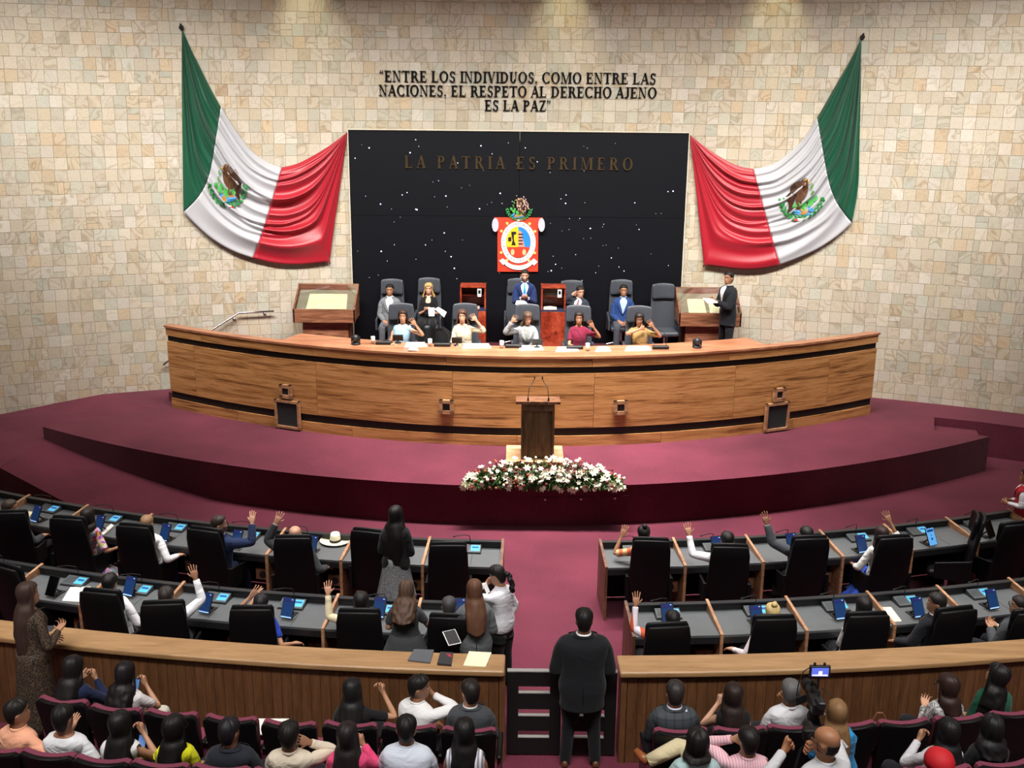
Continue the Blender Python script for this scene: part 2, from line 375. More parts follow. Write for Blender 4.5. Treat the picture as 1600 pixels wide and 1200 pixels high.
# ------------------------------------------------------------------ serif letters
def poly_letter(ch):
    T, t, S = .20, .085, .06     # thick, thin, serif
    o = []
    R = lambda x0, y0, x1, y1: o.append([(x0, y0), (x1, y0), (x1, y1), (x0, y1)])
    def stem(x, w=T, y0=0, y1=1, s0=True, s1=True):
        R(x, y0, x + w, y1)
        if s0: R(x - .09, y0, x + w + .09, y0 + S)
        if s1: R(x - .09, y1 - S, x + w + .09, y1)
    def dg(x0, y0, x1, y1, w): o.append([(x0, y0), (x0 + w, y0), (x1 + w, y1), (x1, y1)])
    def arc(cx, cy, rx, ry, a0, a1, th, tn, n=14):
        for i in range(n):
            q = []
            for a, inner in ((a0 + (a1 - a0) * i / n, 0), (a0 + (a1 - a0) * (i + 1) / n, 0), (a0 + (a1 - a0) * (i + 1) / n, 1), (a0 + (a1 - a0) * i / n, 1)):
                r = math.radians(a); wx = rx - (th if inner else 0); wy = ry - (tn if inner else 0)
                q.append((cx + wx * math.cos(r), cy + wy * math.sin(r)))
            o.append(q)
    A = .1
    if ch == 'I': stem(A); w = .37
    elif ch in 'EL':
        stem(A); R(A, 0, .68, t); dg(.60, t, .66, .3, .045); w = .74
        if ch == 'E': R(A, 1 - t, .64, 1); dg(.62, .74, .60, .97, .045); R(A, .48, .5, .48 + t); R(.46, .38, .51, .64)
    elif ch == 'T': stem(.3, s1=False); R(0, 1 - t, .76, 1); R(0, .76, .045, 1); R(.715, .76, .76, 1); w = .78
    elif ch == 'N': R(.12, 0, .18, 1); R(0, 0, .3, S); R(0, 1 - S, .3, 1); R(.68, 0, .74, 1); R(.56, 1 - S, .86, 1); dg(.6, 0, .1, 1, .15); w = .88
    elif ch == 'M':
        R(.12, 0, .18, 1); R(0, 0, .3, S); R(0, 1 - S, .3, 1); stem(.84, T); dg(.46, 0, .12, 1, .15); dg(.47, 0, .82, 1, .07); w = 1.12
    elif ch in 'RPDB':
        stem(A); w = .78
        if ch == 'D': arc(.36, .5, .46, .5, -90, 90, T, t); R(A, 0, .38, t); R(A, 1 - t, .38, 1); w = .88
        else:
            arc(.38, .74, .29, .26, -90, 90, T * .9, t); R(A, 1 - t, .4, 1); R(A, .48, .4, .48 + t); w = .72
            if ch == 'R': dg(.62, 0, .36, .5, T); R(.6, 0, .88, S); w = .84
    elif ch == 'O': arc(.46, .5, .44, .52, 0, 360, T, t, 24); w = .92
    elif ch == 'C': arc(.46, .5, .44, .52, 45, 315, T, t, 20); R(.72, .7, .77, .98); R(.72, .02, .77, .25); w = .84
    elif ch == 'U': stem(A, s0=False, y0=.3); R(.62, .3, .68, 1); R(.52, 1 - S, .8, 1); arc(.39, .32, .29, .34, 180, 360, T, t); w = .82
    elif ch == 'V': dg(.36, 0, .06, 1, T); dg(.38, 0, .68, 1, t); R(0, 1 - S, .32, 1); R(.58, 1 - S, .82, 1); w = .8
    elif ch == 'A': dg(.04, 0, .36, 1, t); dg(.58, 0, .30, 1, T); R(.2, .3, .62, .3 + t); R(-.02, 0, .2, S); R(.5, 0, .84, S); w = .8
    elif ch == 'H': stem(A); stem(.56); R(A, .47, .7, .47 + t); w = .84
    elif ch == 'J': stem(.24, s0=False, y0=.15); arc(.2, .16, .2, .2, 200, 360, T, t); w = .52
    elif ch == 'S': arc(.33, .74, .25, .27, 20, 270, T * .8, t); arc(.33, .26, .27, .29, -160, 90, T * .8, t); R(.54, .7, .58, .98); R(.06, .02, .1, .3); w = .66
    elif ch == 'Z': R(0.04, 0, .68, t); R(.04, 1 - t, .68, 1); dg(.04, 0, .5, 1, .19); R(.64, 0, .68, .28); R(.04, .74, .08, 1); w = .74
    elif ch == ',': arc(.12, .08, .09, .09, 0, 360, .09, .09, 10); dg(.06, -.2, .16, .05, .05); w = .28
    elif ch == '"': [arc(.1 + .2 * i, .8, .08, .08, 0, 360, .08, .08, 8) for i in (0, 1)]; [dg(.03 + .2 * i, .82, .12 + .2 * i, 1.02, .05) for i in (0, 1)]; w = .44
    elif ch == '^': [arc(.1 + .2 * i, .94, .08, .08, 0, 360, .08, .08, 8) for i in (0, 1)]; [dg(.03 + .2 * i, .7, .12 + .2 * i, .9, .05) for i in (0, 1)]; w = .44
    else: w = .32
    return o, w
def text(parent, s, x0, x1, zb, h, yfun, m, gap=.07, depth=.03, edge=None):
    tot = sum(poly_letter(c)[1] + gap for c in s) - gap; k = (x1 - x0) / tot; x = x0
    for c in s:
        ps, w = poly_letter(c)
        if ps:
            b = B()
            for pi_, p in enumerate(ps):
                q = [(x + a * k, zb + e * h) for a, e in p]; n = len(q); yy = yfun(x)
                ar = sum(q[i][0] * q[(i + 1) % n][1] - q[(i + 1) % n][0] * q[i][1] for i in range(n))
                if ar < 0: q = q[::-1]
                b.add([(a, yy - depth - pi_ * .0006, e) for a, e in q] + [(a, yy, e) for a, e in q], [tuple(range(n)), tuple(reversed(range(n, 2 * n)))] + [(i, n + i, n + (i + 1) % n, (i + 1) % n) for i in range(n)])
            P('letter', b, m, parent, world=True)
        x += (w + gap) * k
ins = thing('wall_inscription', 'black serif lettering in three lines on the stone wall above the black backdrop', 'lettering', (0.05, 22.7, 6.3))
M_LET = mat('0a0a0a', .18, .0, 0, 0)
wy = lambda x: wallY(x) - .024
def line(s, xa, xb, ya, yb, xc=None):
    p0 = atY(xa, yb, 22.72); p1 = atY(xb, yb, 22.72); q = atY(xa, ya, 22.72)
    return p0, p1, q
for st, xa, xb, yb in (('"ENTRE LOS INDIVIDUOS, COMO ENTRE LAS', 594, 1024, 129.5), ('NACIONES, EL RESPETO AL DERECHO AJENO', 593, 1025, 151.5), ('ES LA PAZ^', 757, 861, 173.5)):
    pa, pb, pm = atY(xa, yb, 22.7), atY(xb, yb, 22.7), atY(810, yb, 22.7); text(ins, st, pa.x, pb.x, pm.z, .215, wy, M_LET, .05)
mot = thing('motto_lettering', 'bronze serif motto letters across the top of the black starry backdrop', 'lettering', (0.1, YP, 5.2))
text(mot, 'LA PATRIA ES PRIMERO', -2.24, 2.42, 5.22, .25, lambda x: YP, mat('5a4a34', .35, .7, 0, .1), .34, .025)
# ------------------------------------------------------------------ dais
da = thing('dais_desk', 'long curved wooden presidium desk with two black bands across the stage', 'desk', (0.2, daisY(.2), .68))
def strip(X0, X1, z0, z1, d0, d1, n=None, yf=daisY):    # curved slab; d measured forward (towards the camera is negative)
    n = n or max(2, int((X1 - X0) / .25)); b = B(); xs = np.linspace(X0, X1, n + 1); R = []
    for x in xs:
        sl = (yf(x + .01) - yf(x - .01)) / .02; nn = Vector((-sl, 1, 0)).normalized(); p = Vector((x, yf(x), 0))
        a = p + nn * d0; c = p + nn * d1; R.append([(a.x, a.y, z0), (c.x, c.y, z0), (c.x, c.y, z1), (a.x, a.y, z1)])
    return b.rings(R)
XL, XR = -6.72, 7.08
def strips(name, seams, z0, z1, d0, d1, m):
    for i in range(len(seams) - 1): P(name, strip(seams[i] + .003, seams[i + 1] - .003, z0, z1, d0, d1), m, da, world=True, off=(random.random() * 30, random.random() * 30, random.random() * 30))
strips('middle_panel', [XL, -6.1, -3.55, -1.05, 1.45, 4.05, 6.0, XR], 1.02, 2.02, 0, .06, W_DAIS)
strips('bottom_panel', [XL, -5.2, -2.9, .1, 2.7, 5.3, XR], .68, .87, 0, .06, W_DAIS)
strips('top_panel', [XL, -5.9, -3.6, -1.15, 1.4, 3.9, XR], 2.14, 2.295, -.01, .06, W_DAIS)
for z0, z1 in ((.87, 1.02), (2.02, 2.14)): P('black_band', strip(XL, XR, z0, z1, .035, .07), M_BLACK, da, world=True)
P('backing', strip(XL + .01, XR - .01, .69, 2.29, .062, .1), M_BLACK, da, world=True)
P('top_edge', strip(XL - .02, XR + .02, 2.295, 2.335, -.03, .16), W_DTOP, da, world=True)
P('counter', strip(-4.3, 4.72, 2.29, 2.325, .16, .78), W_DTOP, da, world=True)
for (pu, pv, w_, nm) in [(448, 611, .16, 's'), (698, 635, .16, 's'), (969, 636, .16, 's'), (1216, 616, .16, 's'), (451, 648, .36, 'b'), (1212, 655, .36, 'b')]:
    Y = 19
    for _ in range(8): p = atY(pu, pv, Y); Y = daisY(p.x) - .02
    sl = math.atan(.091 * (p.x - .2)); M3 = Matrix.Rotation(sl, 3, 'Z'); ww = .13 if nm == 's' else .24; fw = .062 if nm == 's' else .045
    z = p.z if nm == 's' else .69 + .29
    hh = ww / 2 + fw
    if nm == 'b': ww = .44; hh = .27
    o = Vector((p.x, p.y + .0, z)); fr = B()
    def at3(x, y, zz): return o + M3 @ Vector((x, y, zz))
    W2 = ww / 2 + fw; H2 = hh
    for cx, cz, sx, sz in [(0, H2 - fw / 2, 2 * W2, fw), (0, -H2 + fw / 2, 2 * W2, fw), (-W2 + fw / 2, 0, fw, 2 * H2), (W2 - fw / 2, 0, fw, 2 * H2)]:
        fr.box(at3(cx, -.03, cz), (sx, .06, sz), M3.to_4x4())
    f = P('vent_frame', fr, W_EDGE, da, world=True); P('vent_mesh', B().box(at3(0, -.01, 0), (ww + .01, .03, 2 * H2 - fw), M3.to_4x4()), mat('22282a', .7, 0, 0, .1, 80), da, world=True)
# riser hatches in the stage front
hs = thing('floor_box_hatches', 'three carpeted access hatches in the stage front under the flowers', 'hatch', (1.1, stageY(1.1), .3))
for (u0, u1) in [(831, 872), (886, 929), (940, 982)]:
    pa = atY(u0, 790, 16.2); pb = atY(u1, 790, 16.2)
    h = P('hatch', strip(pa.x, pb.x, .2, .5, -.012, .0, 3, stageY), M_CARPET, hs, world=True)
    cx = (pa.x + pb.x) / 2
    P('lock_plate', B().cbox((cx, stageY(cx) - .018, .46), (.035, .012, .03), .003), M_CHROME, h, world=True)
# ------------------------------------------------------------------ barrier
def planks(bar, xa, xb):
    n = int(round((xb - xa) / .102)); xs = np.linspace(xa, xb, n + 1)
    for i in range(n): P('plank', strip(xs[i] + .002, xs[i + 1] - .002, .0, 1.0, -.31, -.285, 1, barrY), W_PLANK, bar, world=True, off=(random.random() * 30,) * 3)
    P('core', strip(xa, xb, 0, 1.02, -.285, -.05, None, barrY), W_PLANK, bar, world=True)
    P('end_post', strip(xa if xa > 0 else xb, (xa if xa > 0 else xb) + (-.06 if xa > 0 else .06), 0, 1.03, -.31, -.04, 1, barrY) if False else B().prism([(x, barrY(x) + d) for x, d in (((xb, -.315), (xb + .06, -.315), (xb + .06, -.03), (xb, -.03)) if xa < 0 else ((xa - .06, -.315), (xa, -.315), (xa, -.03), (xa - .06, -.03)))], 0, 1.03), W_PLANK, bar, world=True)
    o = P('cap_rail', strip(xa - (.09 if xa > 0 else 0), xb + (.06 if xa < 0 else 0), 1.03, 1.1, -.36, .0, None, barrY), W_CAP, bar, world=True)
    mod(o, 'BEVEL', width=.022, segments=3)
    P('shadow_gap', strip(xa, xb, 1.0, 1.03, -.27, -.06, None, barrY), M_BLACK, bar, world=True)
planks(thing('barrier_wall', 'curved plank barrier with light wooden cap left of the black gate', 'barrier', (-3, barrY(-3) - .15, 0)), -8.5, -.1)
planks(thing('barrier_wall', 'curved plank barrier with light wooden cap right of the black gate', 'barrier', (4, barrY(4) - .15, 0)), 1.22, 8.5)
# gate
for (xa, xb, lab) in [(-.02, .55, 'left leaf of the black slotted gate'), (.565, 1.13, 'right leaf of the black slotted gate, behind the man in black')]:
    g = thing('gate', lab, 'gate', ((xa + xb) / 2, 10.0, 0)); y = 10.0
    P('stile', B().cbox((xa + .06, y, .51), (.12, .05, .98), .005), M_BLACK, g, world=True); P('stile', B().cbox((xb - .06, y, .51), (.12, .05, .98), .005), M_BLACK, g, world=True)
    for z0, z1 in ((.83, 1.0), (.56, .75), (.3, .48), (.02, .22)): P('rail', B().cbox(((xa + xb) / 2, y, (z0 + z1) / 2), (xb - xa - .2, .045, z1 - z0), .004), M_BLACK, g, world=True)
    P('top_strip', B().cbox(((xa + xb) / 2, y, 1.008), (xb - xa, .055, .018), .003), mat('8e8c88', .5), g, world=True)
    for z in (.22, .48, .75): P('slot_sill', B().box(((xa + xb) / 2, y, z + .004), (xb - xa - .24, .05, .008)), mat('8e8c88', .5), g, world=True)
# ================================================================== FLAGS
def bez(pts, n):            # resample a polyline with Catmull-Rom, n+1 points, uniform in the index
    pts = [Vector(p) for p in pts]; out = []
    m = len(pts) - 1
    for i in range(n + 1):
        u = i / n * m; k = min(int(u), m - 1); t = u - k
        p0 = pts[max(k - 1, 0)]; p1 = pts[k]; p2 = pts[k + 1]; p3 = pts[min(k + 2, m)]
        out.append(.5 * ((2 * p1) + (-p0 + p2) * t + (2 * p0 - 5 * p1 + 4 * p2 - p3) * t * t + (-p0 + 3 * p1 - 3 * p2 + p3) * t ** 3))
    return out
def satin(name, c):
    if name in MATS: return MATS[name]
    t = NT(name); t.set(Roughness=.42); t.b.inputs['Base Color'].default_value = lin(c)
    t.b.inputs['Sheen Weight'].default_value = .15
    MATS[name] = t.m; return t.m
def flag(label, Ts, Bs, nfold, seed, emb, Sm):
    # Ts, Bs: per band (green, white, red) pixel polylines of the top edge and of the lower outline, pin to pin
    p0 = onwall(*Ts[0][0]); fl = thing('flag', label, 'flag', (p0.x, p0.y, p0.z - 2))
    rs = random.Random(seed); NQ = 96
    ph = [rs.uniform(0, 6.28) for _ in range(6)]
    RG = [((i + rs.uniform(.1, .9)) / 15, rs.uniform(.016, .042), rs.uniform(.35, 1.), rs.uniform(0, 6.28), rs.uniform(.015, .04)) for i in range(15)]
    def fold(q, s):
        h = 0
        for q0, w_, a_, p_, dr in RG:
            x = (q - q0 - dr * math.sin(s * 1.6 + p_)) / w_; am = a_ * (.75 + .45 * math.sin(s * 1.3 + p_ * 2))
            h += am * math.exp(-abs(x) ** 1.35) * (1 if x < 0 else 1) - .35 * am * math.exp(-abs(x - 1.9) ** 1.6)
        return h + .25 * math.sin(q * 9 + ph[0] + s)
    tot = 0; grid = []
    def surf(s, q):      # s in 0..3 (band index + fraction)
        k = min(int(s), 2); t = s - k
        T = TT[k]; Bo = BB[k]; i = t * (len(T) - 1); a = int(min(i, len(T) - 2)); f = i - a
        Q6 = q ** 7; So = SS[k]; pt = T[a].lerp(T[a + 1], f).lerp(So[a].lerp(So[a + 1], f).lerp(Bo[a].lerp(Bo[a + 1], f), Q6), q)
        wgt = min(1, (math.sin(math.pi * min(max(s / 3, 0), 1)) * 1.5) ** .8) if 0 < s < 3 else 0
        edge = min(1, q * 14 + .15)
        y = .06 + wgt * .13 * max(0, .35 + fold(q, s)) * edge
        sx = .02 * wgt * math.cos(q * nfold * 6.283 + ph[0])
        return onwall(pt.x, pt.y, max(.03, y)) if False else (pt, max(.035, y))
    TT = [bez([p + (0,) for p in t], 24) for t in Ts]; BB = [bez([p + (0,) for p in t], 24) for t in Bs]; SS = [bez([p + (0,) for p in t], 24) for t in Sm]
    def pos(s, q, extra=0):
        pt, y = surf(s, q); return onwall(pt.x, pt.y, y + extra)
    for k, (nm, col) in enumerate([('green_band', '084a32'), ('white_band', 'b0b0b4'), ('red_band', '9e0c22')]):
        n = 26; R = [[pos(k + i / n, j / NQ) for j in range(NQ + 1)] for i in range(n + 1)]
        o = P(nm, B().rings(R, cap=False, closed=False), satin('satin_' + nm, col), fl, world=True, smooth=True)
        mod(o, 'SOLIDIFY', thickness=.006)
    # coat of arms lying on the white band
    cx, cy, sx, sy, sk = emb
    def inv(px, py):       # nearest (s, q) of a pixel on the white band
        best = None
        for i in range(25):
            for j in range(0, NQ + 1, 2):
                pt, y = surf(1 + i / 24.001, j / NQ); d = (pt.x - px) ** 2 + (pt.y - py) ** 2
                if best is None or d < best[0]: best = (d, y)
        return best[1]
    def mp(u, v, lift=.03):
        px = cx + sx * u + sk * v; py = cy - sy * v; return onwall(px, py, mpY(u, v) + lift + .02)
    G = {}
    def mpY(u, v):
        k = (round(u * 6), round(v * 6))
        def g(a, b_):
            if (a, b_) not in G: G[(a, b_)] = inv(cx + sx * a / 6 + sk * b_ / 6, cy - sy * b_ / 6)
            return G[(a, b_)]
        a = math.floor(u * 6); b_ = math.floor(v * 6); fu = u * 6 - a; fv = v * 6 - b_
        return (g(a, b_) * (1 - fu) + g(a + 1, b_) * fu) * (1 - fv) + (g(a, b_ + 1) * (1 - fu) + g(a + 1, b_ + 1) * fu) * fv
    emblem(fl, mp, -1 if sk < 0 or emb[2] < 0 else 1)
def emblem(par, mp, flip=1, world=True):
    def polys(name, col, L, lift=.012, rough=.6):
        b = B()
        for pl in L:
            n = len(pl); c = (sum(p[0] for p in pl) / n, sum(p[1] for p in pl) / n)
            V = [mp(p[0], p[1], lift) for p in pl] + [mp(c[0], c[1], lift + .004)]
            b.add(V, [(i, (i + 1) % n, n) for i in range(n)])
        P(name, b, mat(col, rough), par, world=world)
    def blob(x, y, r, ry=None, n=8, a=0):
        ry = ry or r; a = math.radians(a); return [(x + r * math.cos(t) * math.cos(a) - ry * math.sin(t) * math.sin(a), y + r * math.cos(t) * math.sin(a) + ry * math.sin(t) * math.cos(a)) for t in [2 * math.pi * k / n for k in range(n)]]
    # wreath
    L = []
    for k in range(13):
        a = math.radians(188 + k * 13.5); L.append(blob(.9 * math.cos(a), .1 + .92 * math.sin(a), .13, .06, 6, math.degrees(a) + 60)); L.append(blob(.78 * math.cos(a), .1 + .8 * math.sin(a), .11, .05, 6, math.degrees(a) + 120))
    polys('wreath', '1f7a38', L)
    polys('lake', '2f7fb8', [blob(-.05, -.55, .42, .1, 10, 8), blob(-.42, -.42, .16, .09, 8, 30)], .014)
    polys('stone', 'b07a34', [blob(-.12, -.5, .2, .13), blob(.12, -.45, .14, .1)], .016)
    polys('cactus', '3f9a42', [blob(-.1, -.3, .13, .22, 8, 10), blob(-.38, -.18, .1, .15, 8, 35), blob(.16, -.2, .11, .16, 8, -20), blob(-.55, .02, .09, .13, 8, 20), blob(-.3, -.02, .09, .12), blob(.34, -.3, .09, .1)], .018)
    # eagle: body, spread wing feathers, tail, head
    fe = []
    for k in range(9):
        a = math.radians(-58 - k * 9); x0, y0 = .18 + .05 * k, .55 - .05 * k
        fe.append([(x0, y0), (x0 + .1, y0 - .02), (x0 + .16 + .55 * math.cos(a) * (.5 + .06 * k), y0 - .1 + .95 * math.sin(a) * (.95 - .03 * k)), (x0 + .02 + .5 * math.cos(a) * (.5 + .05 * k), y0 - .05 + .95 * math.sin(a) * (.9 - .03 * k))])
    polys('wing', '3c2210', fe + [blob(.22, .45, .34, .26, 10, -25)], .022)
    polys('eagle_body', '55331a', [blob(.0, .28, .2, .38, 10, 12), blob(-.02, .68, .15, .17), blob(.12, -.1, .12, .3, 8, -18)], .026)
    polys('beak_and_claw', 'd8a848', [[(-.14, .74), (-.3, .68), (-.15, .62)], blob(-.05, .78, .05, .03)], .03)
    sn = [(-.3, .66), (-.42, .55), (-.34, .42), (-.48, .3), (-.4, .16), (-.52, .05)]
    polys('snake', '4f8a3a', [[(a[0], a[1]), (b_[0], b_[1]), (b_[0] + .07, b_[1] + .03), (a[0] + .07, a[1] + .03)] for a, b_ in zip(sn, sn[1:])], .03)
    polys('ribbon', 'e8e4dc', [blob(0, -.82, .16, .05)], .02); polys('ribbon', 'c22030', [blob(.12, -.84, .1, .05)], .021)
flag('large draped green, white and red flag on the wall left of the black backdrop',
     [[(284, 44), (298, 76), (315, 110), (330, 140), (345, 167)], [(345, 167), (368, 203), (393, 235), (418, 253), (440, 262)], [(440, 262), (466, 255), (495, 240), (520, 224), (543, 206)]],
     [[(284, 44), (284, 130), (285, 210), (286, 290), (287, 331)], [(287, 331), (305, 350), (330, 372), (362, 391), (395, 403)], [(395, 403), (425, 410), (455, 413), (485, 412), (515, 409), (515, 409), (524, 342), (534, 275), (543, 206)]], 5, 5, (356, 290, 33, 40, -3),
     [[(284, 44), (287, 130), (293, 220), (303, 280), (322, 318)], [(322, 318), (337, 342), (358, 362), (380, 376), (404, 384)], [(404, 384), (442, 388), (480, 370), (508, 315), (543, 206)]])
flag('large draped green, white and red flag on the wall right of the black backdrop',
     [[(1346, 60), (1330, 92), (1311, 125), (1294, 155), (1277, 184)], [(1277, 184), (1257, 215), (1232, 240), (1205, 258), (1177, 264)], [(1177, 264), (1152, 259), (1128, 247), (1102, 230), (1078, 211)]],
     [[(1346, 60), (1345, 140), (1343, 220), (1341, 292), (1331, 348)], [(1331, 348), (1310, 367), (1282, 386), (1250, 402), (1219, 414)], [(1219, 414), (1190, 420), (1160, 421), (1130, 418), (1100, 414), (1100, 414), (1093, 347), (1086, 280), (1078, 211)]], 5, 9, (1253, 311, -38, 39, 5),
     [[(1346, 60), (1341, 140), (1334, 220), (1322, 290), (1302, 332)], [(1302, 332), (1285, 354), (1262, 372), (1238, 386), (1212, 394)], [(1212, 394), (1172, 396), (1136, 376), (1106, 315), (1078, 211)]])
for (u, v, s) in [(284, 43, 'left'), (1347, 58, 'right')]:
    p = onwall(u, v, .05); tag(P('flag_hook', B().tube([(p.x, p.y + .06, p.z), (p.x, p.y - .06, p.z), (p.x, p.y - .07, p.z + .07)], .018, 6).ell((p.x, p.y - .03, p.z), (.05, .04, .05), 8, 5), M_BLACK), 'dark hook holding the top corner of the %s flag' % s, 'hook')
# ================================================================== STATE BANNER ON THE BACKDROP
bn = thing('coat_of_arms', 'red scroll shield with white lettered oval and brown eagle crest on the backdrop', 'emblem', (.1, YP - .02, 3.7))
def bp_(u, v, d): q = atY(u, v, YP - d); return q
def flatpoly(name, pts, d, th, m, par=bn):
    b = B(); q = [bp_(u, v, d) for u, v in pts]; n = len(q)
    b.add([(p.x, YP - d - th, p.z) for p in q] + [(p.x, YP - d, p.z) for p in q], [tuple(range(n)), tuple(reversed(range(n, 2 * n)))] + [(i, n + i, n + (i + 1) % n, (i + 1) % n) for i in range(n)])
    return P(name, b, m, par, world=True)
def elp(cx, cy, rx, ry, n=32, a0=0, a1=360): return [(cx + rx * math.cos(math.radians(a0 + (a1 - a0) * k / n)), cy - ry * math.sin(math.radians(a0 + (a1 - a0) * k / n))) for k in range(n + (0 if a1 - a0 == 360 else 1))]
RED = mat('d8381f', .55)
flatpoly('scroll', [(772, 339.5), (848, 340), (841, 346), (840.5, 424), (777.5, 424), (777.5, 346)], .0, .04, RED)
for (cx, s) in ((774, 'l'), (846, 'r')):
    flatpoly('scroll_curl', elp(cx, 351, 5.2, 10.5, 16), .03, .08, mat('b4b6c6', .6)); 
flatpoly('oval_ring', elp(810, 378.5, 27, 32.5), .04, .02, M_WHITE)
flatpoly('oval_border', elp(810, 378.5, 19.5, 24.8), .06, .008, mat('b98a6a', .5))
flatpoly('yellow_field', elp(810, 378.5, 18.8, 24, 12, 90, 205) + [(793, 386), (810, 386)], .068, .006, mat('e8b81c', .5))
flatpoly('blue_field', [(810, 386), (827, 386)] + elp(810, 378.5, 18.8, 24, 12, -20, 90), .068, .006, mat('1f7fcf', .5))
flatpoly('red_field', [(792.5, 386), (827.5, 386)] + elp(810, 378.5, 18.8, 24, 14, -25, -155), .068, .007, mat('c83820', .5))
flatpoly('temple', [(810, 386), (820, 386), (817, 374), (815, 362), (810, 360)], .074, .006, mat('d88a78', .5))
for k in range(4): flatpoly('temple_step', [(810, 365 + 5 * k), (817, 365 + 5 * k), (817, 367 + 5 * k), (810, 367 + 5 * k)], .08, .004, mat('3a1a18', .5))
for pts in ([(799, 362), (806, 362), (807, 365), (803, 367), (803, 375), (806, 383), (799, 383), (801, 376), (799, 366)], [(794, 371), (799, 370), (799, 377), (794, 377)]): flatpoly('figure', pts, .074, .006, M_BLACK)
for cx in (801, 819): flatpoly('dancer', elp(cx, 394, 3, 5, 10), .075, .006, mat('d8b080', .5))
for (u, v) in [(792.5, 349), (827.5, 349.5), (783.5, 361), (836, 361.5), (783, 394.5), (835.5, 395), (792, 406.5), (826, 407)]:
    flatpoly('star', [(u + (3 if k % 2 == 0 else 1.3) * math.sin(k * math.pi / 5), v - (3 if k % 2 == 0 else 1.3) * math.cos(k * math.pi / 5)) for k in range(10)], .04, .02, mat('f4d878', .5))
rb = [(780, 407), (786, 404)] + [(810 + 25 * math.sin(math.radians(a)), 395 + 20 * math.cos(math.radians(a))) for a in range(-48, 49, 8)] + [(834, 404), (840, 409), (834, 415)] + [(810 + 28 * math.sin(math.radians(a)), 397 + 24.5 * math.cos(math.radians(a))) for a in range(52, -53, -8)] + [(786, 414)]
flatpoly('motto_ribbon', rb, .045, .02, M_WHITE)
s = 'EL RESPETO AL DERECHO AJENO ES LA PAZ '
for i, ch in enumerate(s):
    if ch == ' ': continue
    a = math.radians(250 - i * 360 / len(s)); cx, cy = 810 + 23.2 * math.cos(a), 378.5 - 28.6 * math.sin(a); b = B(); ps, w = poly_letter(ch)
    c0 = bp_(cx, cy, .06); hh = .052; ro = a - math.pi / 2
    for pl in ps:
        V = []
        for (lx, lz) in pl:
            x_, z_ = (lx - w / 2) * hh, (lz - .5) * hh; V.append((c0.x + x_ * math.cos(ro) - z_ * math.sin(ro), YP - .063, c0.z + x_ * math.sin(ro) + z_ * math.cos(ro)))
        b.add(V, [tuple(range(len(V)))])
    P('ring_letter', b, mat('4a4a50', .5), bn, world=True)
def mpc(u, v, lift): q = bp_(811 + 22 * u, 327 - 21 * v, .04 + lift * 2); return q
def crest():
    emblem(bn, mpc)
crest()
# denser brown wing of the crest
b = B()
for k in range(34):
    a = random.Random(k).uniform(0, 6.28); r = .55 * math.sqrt(random.Random(k + 99).random()); x, y = .3 + r * math.cos(a) * .85, .35 + r * math.sin(a); q = random.Random(k + 7).uniform(1.2, 2.4)
    V = [mpc(x + .13 * math.cos(q), y + .13 * math.sin(q), .04), mpc(x + .035 * math.cos(q + 1.57), y + .035 * math.sin(q + 1.57), .05), mpc(x - .13 * math.cos(q), y - .13 * math.sin(q), .04), mpc(x - .035 * math.cos(q + 1.57), y - .035 * math.sin(q + 1.57), .05)]
    b.add(V, [(0, 1, 2, 3)])
P('feathers', b, mat('c09a8a', .5), bn, world=True)
# ================================================================== DISPLAY CASES, LECTERNS
def show_case(label, u0, u1, Yf, doc):
    a = atY(u0, 478, Yf); c = atY(u1, 478, Yf); cx = (a.x + c.x) / 2; w = c.x - a.x; Z = 1.58
    t = thing('display_case', label, 'display case', (cx, Yf + .35, Z))
    P('body', B().cbox((0, .02, .31), (w * .74, .5, .62), .006), W_CASE, t, off=(3, 3, cx))
    b = B().cbox((0, -.335, .76), (w, .03, .28), .004).cbox((0, .335, .96), (w, .03, .68), .004)
    for s in (-1, 1): b.prism([(s * w / 2 - s * .03, -.35), (s * w / 2, -.35), (s * w / 2, .35), (s * w / 2 - s * .03, .35)], .62, [.9, .9, 1.3, 1.3])
    b.box((0, 0, .635), (w, .68, .03)); P('tray', b, W_CASE, t, off=(8, 1, cx))
    P('lining', B().prism([(-w / 2 + .04, -.32), (w / 2 - .04, -.32), (w / 2 - .04, .32), (-w / 2 + .04, .32)], [.80, .80, 1.16, 1.16], [.81, .81, 1.17, 1.17]), mat('8c8672', .9), t)
    P('glass_lid', B().prism([(-w / 2 + .01, -.35), (w / 2 - .01, -.35), (w / 2 - .01, .35), (-w / 2 + .01, .35)], [.9, .9, 1.3, 1.3], [.907, .907, 1.307, 1.307]), M_GLASS, t)
    zl = lambda y: Z + .815 + .5625 * (y + .32)
    for dx, ww, dd, zz in doc:
        y0_, y1_ = -.24, -.24 + dd + .08; q_ = [(cx + dx - ww / 2, Yf + .35 + y0_), (cx + dx + ww / 2, Yf + .35 + y0_), (cx + dx + ww * .46, Yf + .35 + y1_), (cx + dx - ww * .48, Yf + .35 + y1_)]; zz_ = [zl(y0_)] * 2 + [zl(y1_)] * 2
        tag(P('document', B().prism(q_, zz_, [z_ + .02 for z_ in zz_]), M_CREAM), 'aged open document under the glass of the %s display case, part at %s' % ('left' if cx < 0 else 'right', 'left' if dx <= 0 else 'right'), 'document')
    return t
show_case('wooden display case with slanted glass lid left of the backdrop', 457, 554, 21.3, [(.03, .82, .34, .06)])
show_case('wooden display case with slanted glass lid right of the backdrop beside the standing man', 1062, 1160, 21.3, [(-.24, .36, .3, .05), (.22, .42, .32, .04)])
